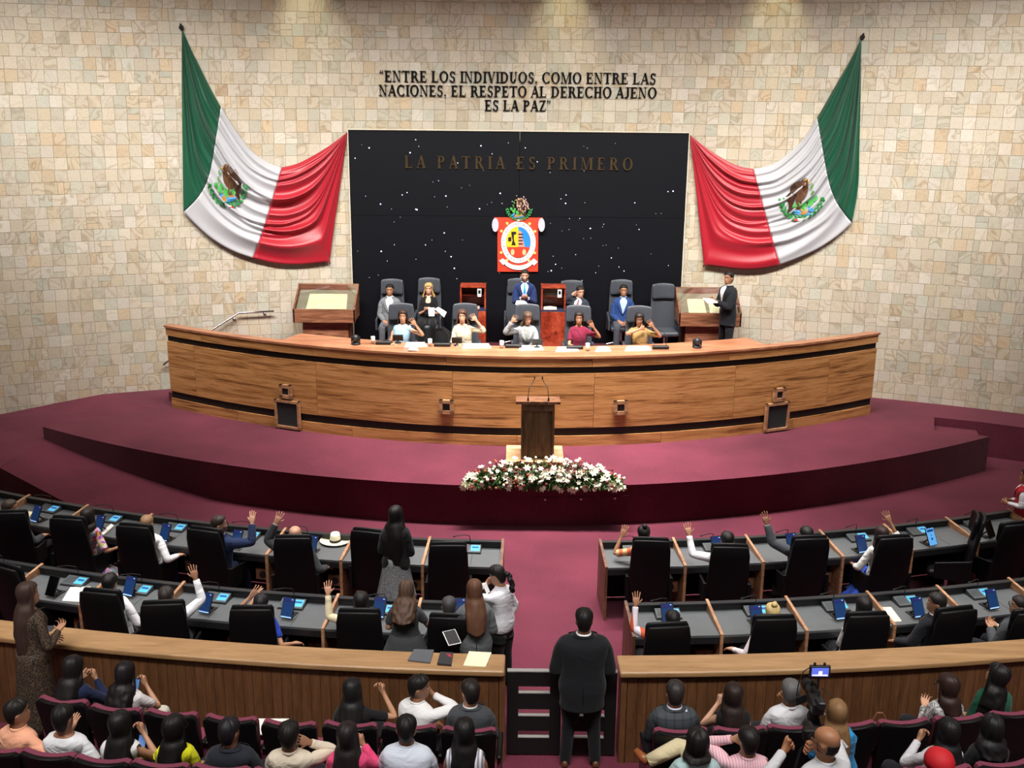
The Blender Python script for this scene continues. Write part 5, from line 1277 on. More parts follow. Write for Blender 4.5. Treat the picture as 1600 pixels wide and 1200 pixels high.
    V, Fc, _ = build_shell(fem, bulk, lean, .014, -.1, t1, arms, sl, vneck=(.38, 1.2) if kind in ('low', 'blouse', 'dress') and fem else None, wr=.006, seed=NP[0])
    vf('dress' if kind == 'dress' else 'shirt' if kind != 'tee' else 'top', [G @ p for p in V], Fc, M_(tc), t, 1, .004)
    if kind == 'shirt':
        # stand-up collar
        b = B(); R_ = []
        for zz, gr in ((.53, .014), (.566, .009)):
            R_.append([G @ (torso_ring(.552, .06, .057, .062, gr, lean, fem, 1, 0)[i] + Vector((0, 0, zz - .552))) for i in range(N)])
        b.rings(R_, cap=False); mod(P('collar', b, M_(tc), t, smooth=True), 'SOLIDIFY', thickness=.004)
    if jacket:
        jc, js = jacket[0], (jacket[1] if len(jacket) > 1 else 'wrist')
        V, Fc, _ = build_shell(fem, bulk, lean, .026, -.1, .54, arms, js, wr=.006, seed=NP[0] + 50)
        if not sit:     # hem below the hips
            r0 = list(range(N)); ids = list(range(len(V), len(V) + N)); V += [Vector((V[i].x * 1.07, V[i].y * 1.1, -.2)) for i in r0]; Fc += [(ids[i], ids[(i + 1) % N], r0[(i + 1) % N], r0[i]) for i in range(N)]
        vf('jacket', [G @ p for p in V], Fc, M_(jc), t, 1, .006)
        # shirt front in the open V of the jacket, lapels along it, collar round the neck
        def grid(ts, fa, fb, infl, n): return [[G @ surf(t_, 90 + fa(t_) + (fb(t_) - fa(t_)) * i / n, infl, fem, bulk, lean) for i in range(n + 1)] for t_ in ts]
        hw = lambda t_: 1 + 21 * max(0, (t_ - .20) / .33); ts_ = [.20 + .335 * k / 8 for k in range(9)]
        P('shirt_front', B().rings(grid(ts_, lambda q: -hw(q), lambda q: hw(q), .0335, 6), cap=False, closed=False), M_(tc), t, smooth=True)
        for s in (-1, 1):
            lw = lambda q: hw(q) + 3 + 13 * max(0, math.sin(math.pi * min(1, (q - .2) / .36)))
            o_ = P('lapel', B().rings(grid(ts_, lambda q: s * (hw(q) - 1.5), lambda q: s * lw(q), .038, 3), cap=False, closed=False), M_(jc), t, smooth=True); mod(o_, 'SOLIDIFY', thickness=.006)
        cr_ = [[G @ (surf(q_, ph, i_, fem, bulk, lean) + Vector((0, 0, z_))) for ph in range(114, 427, 13)] for q_, i_, z_ in ((.53, .028, .0), (.542, .036, .001), (.5519, .034, .005), (.5519, .022, .002))]
        o_ = P('jacket_collar', B().rings(cr_, cap=False, closed=False), M_(jc), t, smooth=True); mod(o_, 'SOLIDIFY', thickness=.006)
        if not sit:
            vt = B(); vt.tube([G @ (surf(q_, 270, .030, fem, bulk, lean)) for q_ in (-.1, .0, .08)], .004, 5); P('back_vent', vt, M_BLACK, t)
    if tie:
        wd = [(.53, 5.5), (.50, 3.2), (.42, 5.), (.32, 6.5), (.24, 6.5), (.215, 1.)]
        b = B().rings([[G @ surf(q_, 90 + w_, .043, fem, bulk, lean), G @ surf(q_, 90, .047, fem, bulk, lean), G @ surf(q_, 90 - w_, .043, fem, bulk, lean)] for q_, w_ in wd], cap=False, closed=False); mod(P('tie', b, mat(tie, .5), t), 'SOLIDIFY', thickness=.006)
    # lower body
    if skirt:
        sl_, sm, flare = skirt; R3 = []; V = []
        zt_ = [.1, .0, -.1] + [-.1 - sl_ * k / 5 for k in range(1, 6)]
        for k, z in enumerate(zt_):
            w = .16 + .02 * k * flare; dp = .125 + .02 * k * flare; n3 = 36
            if sit and z < -.1: pass
            R3.append([G @ Vector(((w + .012 * flare * math.sin(i * 2.1) * max(0, k - 2) * .6) * math.cos(2 * math.pi * i / n3), (dp + .012 * flare * math.sin(i * 2.1) * max(0, k - 2) * .6) * math.sin(2 * math.pi * i / n3) + (.0), z)) for i in range(n3)])
        mod(P('skirt', B().rings(R3, cap=False), M_(sm), t, smooth=True), 'SOLIDIFY', thickness=.006)
    V = []; Fc = []; ids = []
    for (tt, a, f, b_) in BR:
        if tt > .15: break
        r = torso_ring(tt, a, f, b_, (.008 if tt < 0 else -.004) if not skirt else -.02, (0, 0), fem, bulk, 0); ids.append(list(range(len(V), len(V) + N))); V += [p + Vector((lean[0] * (max(tt, 0) / .82) ** 1.15, lean[1] * (max(tt, 0) / .82) ** 1.15, 0)) for p in r]
    for ra, rb_ in zip(ids, ids[1:]): Fc += [(ra[i], ra[(i + 1) % N], rb_[(i + 1) % N], rb_[i]) for i in range(N)]
    legs(V, Fc, ids[0], 0, sit, .006, fem, .06 if sit else .05, bulk)
    G2 = Matrix.Translation((0, 0, hz)) @ Matrix.Diagonal((sc, sc, sc, 1)); V = [G2 @ p for p in V]
    vf('trousers' if not (skirt or kind == 'dress') else 'leggings', V, Fc, M_(bottom) if not (fem and skirt) else skin_mat(skin) if False else M_(bottom), t, 1)
    for s in (1, -1):
        ax, ay = (s * .14, .41) if sit else (s * .155 * sc, .0); R_ = []
        for y, w, h in ((-.075, .022, .05), (-.06, .034, .085), (0, .038, .085), (.08, .043, .055), (.15, .042, .04), (.19, .028, .03), (.2, .01, .012)):
            R_.append([(ax + w * math.cos(2 * math.pi * i / 10), ay + y, max(0.003, h / 2 + h / 2 * math.sin(2 * math.pi * i / 10))) for i in range(10)])
        P('shoe', B().rings([list(reversed(r)) for r in R_]), mat(shoes, .4), t, smooth=True)
    t['_head'] = 0; del t['_head']
    return t, G, Mh, arms
def hand_pos(pr, side):   # where the wrist of a finished person is, in world space
    return None
# ================================================================== THE CAST
CH_ = CHAIRS
S1, S2, S3, S4 = 'b98a6c', 'a07256', '85583f', 'c89a7e'
BK, DB, BR_, BL, GR, SP = '100e0d', '1e1612', '4a2f20', 'b8925a', '4a4a4a', '2a2622'
Y = 180
# presidium, front row (women with a raised hand)
person('woman in a light blue ruffled top raising one hand', 634, 480, ZP, yaw=Y, fem=1, skin=S1, hr_=('long', '2a1c16', .26), top=('tee', '8caec4', 'sleeveless'), L='raise', R='desk', seat=CH_['f0'], eyes=1, wL=(-.12, .12, .12), wR=(.02, .34, -.2))
person('woman in a cream blouse with curly brown hair raising one hand at the presidium desk', 721, 480, ZP, yaw=Y, fem=1, skin=S4, hr_=('curly', '4a3024', .18), top=('blouse', 'beb298', 'three'), L='raise', R='desk', seat=CH_['f1'], eyes=1, wL=(-.12, .12, .2), hy=0)
person('woman in a pale grey blazer with long wavy hair raising one hand, looking down', 823, 486, ZP, yaw=Y, fem=1, skin=S4, hr_=('long', '4a382a', .38), top=('blouse', '7c7e7a', 'sleeveless'), jacket=('8e9092',), R='raise', L='desk', seat=CH_['f2'], eyes=1, wR=(.14, .16, .2), hy=18, hp=-16)
person('woman in a burgundy embroidered top with hair tied back raising one hand', 903, 481, ZP, yaw=Y, fem=1, skin=S2, hr_=('bob', '1c1412', .02), top=('tee', '6a1630', 'short'), L='raise', R='desk', seat=CH_['f3'], eyes=1, wL=(-.12, .14, .12))
person('woman in a gold top with glasses, one hand at her face', 996, 485, ZP, yaw=Y, fem=1, skin=S2, hr_=('long', '151012', .42), top=('tee', '8e7448', 'short'), L='raise', R='face', seat=CH_['f4'], eyes=1, glasses=1, wL=(-.1, .14, .14), hp=-8)
# presidium, back row
person('man in a grey suit and open white shirt, back row of the presidium', 611, 440, ZP, yaw=Y, skin=S2, top=('shirt', 'e8e8e8', 'wrist'), jacket=('6c7074',), bottom='55585e', seat=CH_['g0'], eyes=1)
person('woman with wavy blonde hair in a black dress holding papers at the presidium', 671, 441, ZP, yaw=Y, fem=1, skin=S4, hr_=('curly', BL, .16), top=('dress', '141416', 'elbow'), R='hold', L='hold', seat=CH_['g1'], eyes=1, skirt=(.34, '141416', 3), bottom='141416')
person('standing bearded man in a blue suit and light blue tie', 820, 421, ZP, 'stand', Y, skin=S4, hr_=('short', DB), top=('shirt', 'e6e8ee', 'wrist'), jacket=('1f2f5c',), bottom='1f2f5c', R='hold', L='hold', tie='2f8fd8', eyes=1, beard=1, hp=-6)
person('man in a dark suit holding a phone to his ear, looking left', 916, 437, ZP, yaw=Y - 8, skin=S4, hr_=('short', DB), top=('shirt', 'dfe2e8', 'wrist'), jacket=('30353f',), bottom='30353f', R='ear', L='lap', seat=CH_['g3'], eyes=1, hy=28, hp=-8, tie='6e2a34', ext=1)
person('man in a bright blue blazer seated right of the man on the phone', 971, 437, ZP, yaw=Y, skin=S2, top=('shirt', '9fb4cc', 'wrist'), jacket=('223c70',), bottom='40444c', seat=CH_['g4'], eyes=1)
person('man in a dark suit standing in profile at the right display case', 1139, 424, ZP, 'stand', 112, head_h=1.80, sc=1.04, skin=S2, hr_=('short', BK), top=('shirt', 'e6e6e6', 'wrist'), jacket=('1a1c21',), bottom='191b20', R='hold', L='hold', eyes=1, hy=20)
# far desk row, left
person('man in a grey suit seated at the left edge of the far desk row', 8, 783, 0, yaw=-22, skin=S1, hr_=('short', '3a2e26'), top=('shirt', 'c8c8c8', 'wrist'), jacket=('3c3e42',), R='lap', L='lap', seat=CH_['a0'], eyes=1, hy=-55, wR=(.0, .32, -.28))
person('person in a bright floral pink top behind the second chair of the far row', 118, 818, 0, yaw=0, fem=1, skin=S2, hr_=('bob', DB, .05), top=('tee', pat('floral', 'c01c5c', 'ffffff', 22), 'elbow'), seat=CH_['a1'], wR=(.16, .18, -.3), skirt=(.2, pat('floral', 'b0b0a8', 'ffffff', 18), 2))
person('person in a white shirt and jeans behind the third chair of the far row', 217, 820, 0, skin=S4, hr_=('crop', '8a6a4c'), top=('shirt', 'e8e8e8', 'wrist'), bottom='2c4468', seat=CH_['a2'], wR=(.16, .16, -.28))
person('bearded man with glasses in a navy suit raising his right hand, far desk row', 343, 807, 0, yaw=-18, skin=S4, hr_=('short', '2c211b'), top=('shirt', 'c8d4e8', 'wrist'), jacket=('202c4c',), bottom='202840', R='raise', seat=CH_['a3'], eyes=1, glasses=1, beard=1, hy=-50, wR=(.22, .22, .24))
person('bald man in a dark grey jacket raising his left hand, far desk row', 458, 829, 0, skin='b88a70', hr_=('bald', '8a8680'), top=('shirt', 'c0c0c0', 'wrist'), jacket=('2c2e30',), bottom='2a3c50', L='raise', seat=CH_['a4'], glasses=1, wL=(-.12, .18, .34), wR=(.2, .12, -.3))
person('standing woman with long black hair, black blazer and patterned grey skirt', 618, 790, 0, 'stand', -8, fem=1, skin=S1, hr_=('long', BK, .60), top=('blouse', '17181a', 'wrist'), jacket=('17181a',), bottom='1a1a1a', R='front', L='front', hy=-25, skirt=(.42, pat('speckle', '8c8e90', '3a3c40', 25), .7), sc=.97)
# far desk row, right
person('woman with a bun and a gold top raising her left hand', 1001, 822, 0, fem=1, skin=S2, hr_=('bun', BK), top=('tee', pat('stripe', 'c0a878', 'c85838', 3), 'elbow'), L='raise', seat=CH_['b0'], wL=(-.16, .2, .13), hy=8, bottom='4a3a6a')
person('dark-haired man in a white shirt raising his left hand, far desk row right', 1138, 833, 0, skin=S2, hr_=('short', BK), top=('shirt', 'e8eaee', 'wrist'), L='raise', seat=CH_['b1'], wL=(-.30, .24, .22))
person('man in a grey suit raising his left hand, far row right', 1266, 828, 0, skin=S3, hr_=('short', BK), top=('shirt', 'c8c8c8', 'wrist'), jacket=('44474c',), bottom='8c887a', L='raise', seat=CH_['b2'], wL=(-.30, .2, .34))
person('woman in a white blouse and blue skirt raising her right hand, far desk row', 1380, 829, 0, fem=1, skin=S2, hr_=('bob', '2a1a18', .06), top=('blouse', 'e4e4e0', 'three'), bottom='20409a', R='raise', seat=CH_['b3'], wR=(.1, .26, .32), wL=(-.1, .3, -.3), skirt=(.22, '20409a', 2))
person('person in a red vest and grey trousers bending at the right edge of the picture', 1606, 742, 0, 'stand', 55, skin=S2, hr_=('short', BK), top=('shirt', 'd8d8dc', 'wrist'), jacket=('a8202c', 'sleeveless'), bottom='6a6c72', R='front', L='front', head_h=1.45, off=(0.03, .1, 0))
# near desk row, left
person('man in a white shirt behind the second chair of the near row', 166, 897, 0, skin=S1, hr_=('short', BK), top=('shirt', 'e8e8ea', 'wrist'), seat=CH_['c1'], wR=(.14, .24, -.26))
person('man in a white shirt raising his right hand straight up, near desk row', 256, 921, 0, skin=S2, hr_=('short', '2a2420'), top=('shirt', 'eceef2', 'wrist'), R='raise', seat=CH_['c2'], wR=(.14, .20, .38))
person('person in a blue top with arm on the chair, raising the left hand, near row', 408, 939, 0, fem=1, skin=S1, hr_=('short', '17151a'), top=('tee', '2440b0', 'short'), L='raise', seat=CH_['c3'], wL=(-.02, .24, .22), wR=(.22, .05, -.3))
person('person with sleek black hair and beige sleeve raising the left hand, near row', 562, 926, 0, fem=1, skin=S1, hr_=('long', BK, .12), top=('shirt', 'd0c4a4', 'wrist'), L='raise', seat=CH_['c4'], wL=(-.28, .22, .24))
person('woman in a dark grey dress with long brown hair bending over a desk', 633, 917, 0, 'stand', -4, fem=1, skin=S4, hr_=('curly', '4a3528', .24), top=('dress', '3c3e40', 'short'), bottom='3a3c3e', R='front', L='front', head_h=1.52, hp=-30, wR=(.16, .22, -.46), skirt=(.5, '3c3e40', 1.5))
person('man with short grey hair seated at the near row beside the aisle', 698, 933, 0, skin=S3, hr_=('crop', '3a3a3a'), top=('shirt', '50545a', 'wrist'), seat=CH_['c5'], wL=(-.1, .3, -.2))
person('woman in a grey blazer with long brown hair holding a tablet in the aisle', 742, 911, 0, 'stand', 8, fem=1, skin=S4, hr_=('long', '5a3c2a', .34), top=('blouse', '5e6264', 'wrist'), jacket=('5e6264',), bottom='2a2a2c', L='hold', R='front', head_h=1.62, hp=-14, wL=(-.16, .26, -.3))
person('woman in a white shirt and black trousers with a curly ponytail in the aisle', 781, 889, 0, 'stand', 62, fem=1, skin=S2, hr_=('pony', '141010', .2), top=('shirt', 'dfe0e6', 'wrist'), bottom='121214', L='face', R='back', head_h=1.56, hp=-18)
# near desk row, right
person('person in an orange and white sleeve raising the left arm, near row by the aisle', 1066, 966, 0, fem=1, skin=S2, hr_=('short', BK), top=('shirt', pat('stripe', 'd8d4dc', 'c8552c', 2.4), 'wrist'), L='raise', seat=CH_['d0'], wL=(-.20, .24, .32))
person('person with blonde hair in a bun and white sleeve, near row right', 1217, 953, 0, fem=1, skin=S4, hr_=('bun', 'c8b078'), top=('shirt', 'e4d8d8', 'wrist'), seat=CH_['d1'], wL=(-.22, .14, -.3))
person('dark-haired person in white between two tablets, near row right', 1358, 935, 0, fem=1, skin=S2, hr_=('bob', '181416', .02), top=('shirt', 'e8e8e8', 'wrist'), seat=CH_['d2'])
person('man in a dark suit in profile looking left, near row right', 1463, 930, 0, yaw=24, skin=S2, hr_=('short', '1c1a1a'), top=('shirt', 'e0e0e0', 'wrist'), jacket=('1e2026',), seat=CH_['d3'], hy=42, eyes=1, wL=(-.1, .3, -.35))
person('man with glasses in a grey suit at the right edge of the near row', 1600, 936, 0, yaw=28, skin=S1, hr_=('short', '201c1a'), top=('shirt', 'e0e0e0', 'wrist'), jacket=('4a4e52',), seat=CH_['d4'], hy=45, glasses=1, eyes=1, L='hold', R='hold')
# standing in front of the barrier
person('woman in a leopard print dress with very long hair standing before the left barrier', 42, 910, .2, 'stand', -28, fem=1, skin=S1, hr_=('long', '3a2a24', .50), top=('dress', pat('leopard', '15100e', '55422e', 40), 'wrist'), bottom='141010', R='hold', L='front', hy=-40, eyes=1, head_h=1.78, sc=1.05, skirt=(.72, pat('leopard', '15100e', '55422e', 40), .5), wR=(.0, .2, -.2))
person('heavy man in a black suit seen from behind standing at the gate', 913, 950, 0, 'stand', 0, skin=S2, hr_=('short', BK), top=('shirt', 'e8e8e8', 'wrist'), jacket=('15171b',), bottom='121418', R='front', L='front', bulk=1.26, head_h=1.80, sc=1.04, shoes='5a3a24')
# spectators: first row (nearest the barrier)
def spec(i, label, u, v, **k):
    z = .2 if i < 20 else .4; s = SEATS[i if i < 20 else i - 20]; return person(label, u, v, z, seat=s, **k)
person_row = 0
spec(0, 'woman in navy with long black hair looking at a phone, front left', 97, 1040, fem=1, skin=S1, hr_=('long', '141012', .26), top=('shirt', '1c2442', 'wrist'), R='phone', L='phone', hy=-12, hp=-12)
spec(1, 'woman in a white blouse with long black hair looking at a phone, front left', 186, 1042, fem=1, skin=S1, hr_=('curly', '141012', .26), top=('shirt', 'dcd8d8', 'short'), bottom='d8d4c4', R='phone', L='lap', hy=-12, hp=-12)
spec(5, 'woman in black with long black hair holding up a white phone', 541, 1080, fem=1, skin=S1, hr_=('long', '121012', .2), top=('tee', '18181a', 'short'), R='phone', L='lap', hp=-8, wR=(.12, .2, .12))
spec(6, 'man in a white shirt turned right with a fist at his chin', 655, 1057, yaw=-38, skin=S2, hr_=('short', BK), top=('shirt', 'dcdcdc', 'wrist'), R='face', L='lap', hy=-42, eyes=1, hp=-5)
spec(7, 'dark-haired man in a dark grey suit looking left, beside the gate', 734, 1066, skin=S4, hr_=('short', '1c1614'), top=('shirt', 'd0d0d0', 'wrist'), jacket=('3e4145',), bottom='3a3c40', hy=28)
spec(8, 'man in a grey plaid jacket seen from behind, right of the gate', 1054, 1068, skin=S2, hr_=('short', '2a2624'), top=('shirt', 'd0d4e4', 'wrist'), jacket=(pat('plaid', '3a4046', '20242a', 4),), bulk=1.05)
spec(9, 'woman in a black sleeveless top with long dark hair, right of the plaid jacket', 1146, 1074, fem=1, skin=S4, hr_=('long', '231814', .24), top=('tee', '131315', 'sleeveless'), L='phone', hy=0)
spec(10, 'grey-haired man in a white polo shirt behind the video camera', 1240, 1068, skin=S2, hr_=('short', '5a5a5a'), top=('shirt', 'd4d6da', 'elbow'), hy=-10, R='phone')
spec(13, 'woman in a white print blouse with brown hair and glasses looking left', 1493, 1070, fem=1, yaw=12, skin=S4, hr_=('bob', '2c1c18', .12), top=('shirt', pat('speckle', 'd8d8d8', '2a2a2a', 8), 'wrist'), hy=32, glasses=1, eyes=1, L='hold')
spec(14, 'woman in a green blouse with long black hair looking up to the left', 1556, 1043, fem=1, skin=S1, hr_=('curly', '121010', .30), top=('shirt', '1c5a42', 'elbow'), hy=38, hp=10, eyes=1, head_h=1.42)
# spectators: second row
spec(35, 'man in a peach shirt gesturing with his right hand, lower left corner', 30, 1099, yaw=-28, skin=S1, hr_=('short', '17120f'), top=('shirt', 'e8a888', 'wrist'), R='raise', hy=-25, wR=(.2, .24, .02), eyes=1)
spec(36, 'man with short black hair in a white tee shirt, lower left', 93, 1115, skin=S2, hr_=('short', BK), top=('tee', 'dcdfe2', 'short'), hy=-6, wR=(.2, .24, -.2))
spec(37, 'woman in a white strap top with long black hair, lower left', 186, 1125, fem=1, skin=S1, hr_=('long', '131011', .3), top=('tee', 'e0e0e0', 'sleeveless'), R='phone', hy=-8)
spec(38, 'woman in a yellow top with black hair and glasses, lower left', 262, 1141, fem=1, skin=S1, hr_=('long', '0f0d0e', .2), top=('shirt', 'd8d820', 'short'), hy=-28, glasses=1)
spec(39, 'man in a dark navy jacket, bottom row left of the centre', 354, 1135, skin=S2, hr_=('short', '17141a'), top=('shirt', '20242e', 'wrist'), jacket=('23262f',), hy=-15)
spec(40, 'man in a cream shirt with a hand at his ear, bottom row', 447, 1145, skin=S2, hr_=('short', '14110f'), top=('shirt', 'd8cdb8', 'wrist'), R='ear', hy=0, wR=(-.02, .12, .1))
spec(41, 'woman in a bright pink jacket with long dark hair, bottom row', 541, 1136, fem=1, skin=S1, hr_=('long', '1a1412', .34), top=('shirt', 'e04878', 'wrist'), R='phone')
spec(42, 'broad man in a pale shirt seen from behind, bottom row', 633, 1118, skin=S2, hr_=('short', '0f0d0e'), top=('shirt', 'c8d0dc', 'wrist'), bulk=1.12)
spec(43, 'woman in a striped sleeveless top with long straight black hair, bottom row', 722, 1123, fem=1, skin=S2, hr_=('long', '0f0d0e', .36), top=('tee', pat('stripe', 'e0e0e4', '8a8a9a', 9), 'sleeveless'))
spec(44, 'man with curly black hair and beige trousers, bottom row right of the gate', 1094, 1154, skin=S2, hr_=('curly', '14110f', .0), top=('shirt', 'a8c4c4', 'wrist'), bottom='c8bc98')
_lg = [o for o in C.objects if o.get('label') == 'man with curly black hair and beige trousers, bottom row right of the gate'][0]
q0, q1, q2 = atz(1085, 1180, 1.02), atz(1060, 1166, 1.06), atz(1012, 1190, .95)
P('crossed_leg', B().tube([q0, q0.lerp(q1, .6), q1, q1.lerp(q2, .5), q2], [.1, .09, .08, .07, .06], 12), M_('c8bc98'), _lg, world=True, smooth=True)
P('shoe', B().tube([q2, q2.lerp(atz(1000, 1180, .98), .6), atz(993, 1172, 1.0)], [.045, .045, .03], 10), mat('8a4e28', .4), _lg, world=True, smooth=True)
spec(45, 'man in a pink striped shirt with a hand to his head, bottom row right', 1170, 1157, skin=S1, hr_=('short', '14110f'), top=('shirt', pat('stripe', 'e4c4cc', 'd89aa8', 14), 'wrist'), L='ear', hy=10)
spec(48, 'woman with long black hair in the bottom row near the right corner', 1520, 1153, fem=1, skin=S1, hr_=('long', '121012', .2), top=('shirt', 'c8c8cc', 'wrist'), L='phone')
spec(49, 'person with black braided hair at the lower right corner', 1578, 1150, fem=1, skin=S3, hr_=('curly', '141214', .1), top=('shirt', '1c1c1e', 'wrist'))
person('young woman with blonde-tipped long hair and a bright blue top, right of the tripod', 1303, 1102, .2, 'sit', 0, fem=1, skin=S1, hr_=('long', '7a5c3c', .36), top=('shirt', '2a8cc8', 'wrist'), seat=(Vector((3.1, 8.75, .2)), .1), bottom='22304a')
person('bald man in a white shirt holding a camera to his face, lower right', 1293, 1135, .8, 'stand', 20, skin='b8805c', hr_=('bald', '2a2624'), top=('shirt', 'dcdee2', 'wrist'), L='face', R='face', hy=18, glasses=1, head_h=1.72, wL=(-.02, .26, .06))
person('person in a red cap and white shirt at the bottom right', 1470, 1176, .6, 'sit', 0, fem=1, skin=S1, hr_=('bob', '1a1614', .05), top=('shirt', 'dcdce0', 'wrist'))
p = atz(1470, 1174, 1.92); cp = thing('cap', 'bright red cap with orange edge on the person at the bottom right', 'cap', (p.x, p.y, 1.815))
P('crown', B().lathe([(.10, -.02), (.103, .03), (.085, .08), (.045, .11), (.01, .118)], (0, 0, 0), 18, 1.12, 1.28), mat('c81824', .7), cp, smooth=True)
P('visor', B().prism([(-.08, -.11), (.08, -.11), (.07, -.19), (0, -.21), (-.07, -.19)], -.02, -.008), mat('e87830', .7), cp)
# ------------------------------------------------------------------ things held in hands, bags, the video camera
def slab(label, u, v, z, w, h, m, face, name='phone', cat='phone', scr=None, tilt=25, yaw=0):
    p = atz(u, v, z); t = thing(name, label, cat, (p.x, p.y, z), math.radians(yaw)); M = Matrix.Rotation(math.radians(90 - tilt), 4, 'X')
    P('case', B().cbox((0, 0, 0), (w, h, .01), .003, M), m, t)
    if scr: P('screen', B().box(M.to_3x3() @ Vector((0, 0, .0058)), (w * .9, h * .92, .002), M), scr, t)
    return t
MS = mat('5a7fb8', .2, 0, .5)
slab('phone with a lit screen held by the woman in navy', 122, 1067, 1.22, .078, .16, M_BLACK, 0, scr=MS, yaw=-15)
slab('phone with a blue screen held by the woman in the white blouse', 212, 1073, 1.2, .078, .16, M_BLACK, 0, scr=MS, yaw=-15)
slab('white phone held up by the woman in black, front row', 552, 1080, 1.38, .075, .15, M_WHITE, 0, yaw=10)
slab('phone held by the woman in the white strap top', 222, 1162, 1.2, .078, .16, M_BLACK, 0, scr=MS, yaw=-15)
slab('white phone held by the woman in the pink jacket', 567, 1174, 1.2, .08, .1, M_WHITE, 0, yaw=10)
slab('phone held to the ear of the seated man in the dark suit', 906, 455, 2.70, .075, .15, mat('5a64a8', .3), 0, tilt=0, yaw=70)
slab('white-edged tablet held by the woman in the grey blazer', 706, 996, 1.14, .15, .2, M_WHITE, 0, 'tablet', 'tablet', M_BLACK, 68, 25)
slab('white phone at the mouth of the woman with the ponytail', 760, 919, 1.32, .07, .12, M_WHITE, 0, yaw=60)
slab('white phone on the bag of the leopard dress woman', 76, 985, 1.1, .08, .16, mat('30343e', .4), 0, tilt=80)
slab('small card in the hands of the man with glasses at the right edge', 1566, 982, .78, .08, .12, M_WHITE, 0, 'card', 'card', None, 60)
def sheet(label, pts, Yv, name='paper_sheet'):
    q = [atY(u, v, Yv + (0.1 if v < sum(a[1] for a in pts) / 4 else 0)) for u, v in pts]; b = B(); b.add(q + [p + Vector((0, .004, .004)) for p in q], [(0, 1, 2, 3), (7, 6, 5, 4), (0, 4, 5, 1), (1, 5, 6, 2), (2, 6, 7, 3), (3, 7, 4, 0)]); return tag(P(name, b, M_PAPER), label, 'paper')
sheet('white booklet held by the blonde woman in black', [(669, 481), (679, 481), (679, 494), (670, 494)], 21.15); sheet('white sheet fanned out by the blonde woman in black', [(679, 483), (685, 480), (698, 488), (694, 496)], 21.1)
sheet('white paper held by the standing man in the blue suit', [(807, 470), (819, 470), (826, 476), (805, 476)], 20.75)
sheet('white papers held by the man standing at the right display case', [(1098, 466), (1112, 467), (1122, 473), (1106, 474)], 20.5)
paper([(396, 1148), (402, 1124), (452, 1124), (452, 1150)], .75, 'white papers left on an empty theatre seat left of the gate', th=.01)
# video camera on a tripod with a monitor
p = atz(1272, 1105, 1.35); vc = thing('video_camera', 'black video camera with a small monitor on a tripod, lower right', 'video camera', (p.x, p.y, .2))
P('camera_body', B().cbox((0, .0, 1.22), (.11, .30, .14), .02, rot('X', 4).to_4x4()).cbox((.0, -.17, 1.3), (.07, .12, .07), .01), M_PLASTIC, vc); P('lens', B().tube([(0, .12, 1.22), (0, .24, 1.23)], .045, 14).tube([(0, .22, 1.23), (0, .29, 1.23)], .055, 14), M_BLACK, vc)
P('handle', B().tube([(0, -.12, 1.30), (0, -.1, 1.37), (0, .1, 1.37), (0, .14, 1.29)], .014, 8), M_BLACK, vc)
P('flip_screen', B().cbox((-.13, -.02, 1.24), (.12, .015, .09), .004, rot('Z', 30).to_4x4()), M_BLACK, vc)
mn = P('monitor', B().cbox((-.0, -.06, 1.56), (.19, .03, .12), .006), M_BLACK, vc); P('monitor_screen', B().box((0, -.077, 1.56), (.155, .003, .085)), mat('5a6ad0', .2, 0, .8), mn)
P('monitor_picture', B().prism([(-.07, -.08), (.07, -.08), (.07, -.079), (-.07, -.079)], 1.522, 1.537).prism([(-.015, -.08), (.02, -.08), (.02, -.079), (-.015, -.079)], 1.535, 1.572), mat('e8e4f0', .3, 0, .7), mn)
P('monitor_arm', B().tube([(0, -.05, 1.5), (0, -.05, 1.36)], .012, 8), M_BLACK, vc); [P('monitor_knob', B().lathe([(.012, 0), (.012, .025)], (kx, -.06, 1.62), 8), M_BLACK, vc) for kx in (-.05, .04)]
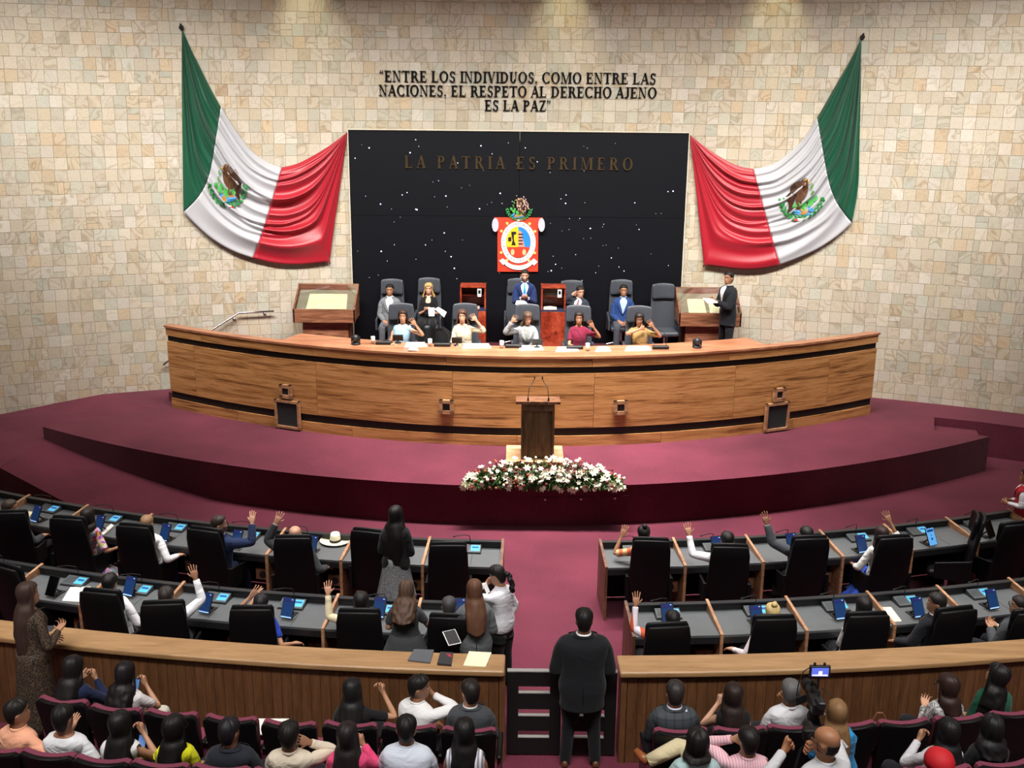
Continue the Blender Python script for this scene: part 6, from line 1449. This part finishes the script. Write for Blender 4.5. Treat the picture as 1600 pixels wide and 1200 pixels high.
P('tripod_head', B().lathe([(.05, 1.0), (.06, 1.06), (.04, 1.12), (.07, 1.15)], (0, 0, 0), 12), M_BLACK, vc)
P('pan_handle', B().tube([(.05, -.02, 1.16), (.18, -.28, 1.0), (.22, -.36, .96)], [.008, .01, .017], 8), mat('9a9a9c', .4), vc)
for k in range(3): a = 1.57 + k * 2.094; P('leg', B().tube([(.03 * math.cos(a), .03 * math.sin(a), 1.1), (.32 * math.cos(a), .32 * math.sin(a), .01)], .016, 8), M_BLACK, vc)
P('cable', B().tube([(-.09, -.06, 1.6), (-.16, -.1, 1.58), (-.2, -.12, 1.48), (-.21, -.12, 1.34)], .005, 5).tube([(.05, 0, 1.35), (.16, -.05, 1.28), (.24, -.12, 1.0), (.25, -.2, .7)], .005, 5), M_BLACK, vc)
p = atz(1375, 1118, .95); bg = thing('shoulder_bag', 'small brown bag on the empty theatre seat right of the tripod', 'bag', (p.x, p.y, .68))
o = P('pouch', B().prism([(-.13, -.05), (.13, -.05), (.13, .07), (-.13, .07)], 0, .17), mat('8a6a4a', .6), bg); mod(o, 'BEVEL', width=.03, segments=3)
P('strap', B().tube([(-.1, 0, .15), (-.03, 0, .30), (.02, 0, .3), (.1, 0, .15)], .01, 6), mat('7a4a30', .6), bg)
p = atz(1284, 1172, 2.2); pc = thing('photo_camera', 'black photo camera held at the face of the bald man', 'camera', (p.x - .03, p.y + .16, 2.23)); P('body', B().cbox((0, 0, 0), (.14, .07, .1), .01), M_BLACK, pc); P('lens', B().tube([(0, .03, 0), (0, .13, -.01)], .038, 12), M_BLACK, pc)

cnt = {}
for o in C.objects:
    if o.parent is None and 'category' in o.keys(): cnt.setdefault(o['category'], []).append(o)
for k, v in cnt.items():
    if len(v) > 1 and k != 'person':
        for o in v:
            if 'group' not in o.keys(): o['group'] = {'box': 'boxes', 'glass': 'water glasses', 'camera': 'cameras', 'barrier': 'plank barriers', 'flag': 'draped flags', 'seat': 'theatre seats facing the barrier'}.get(k, k + 's') + ' in the chamber'
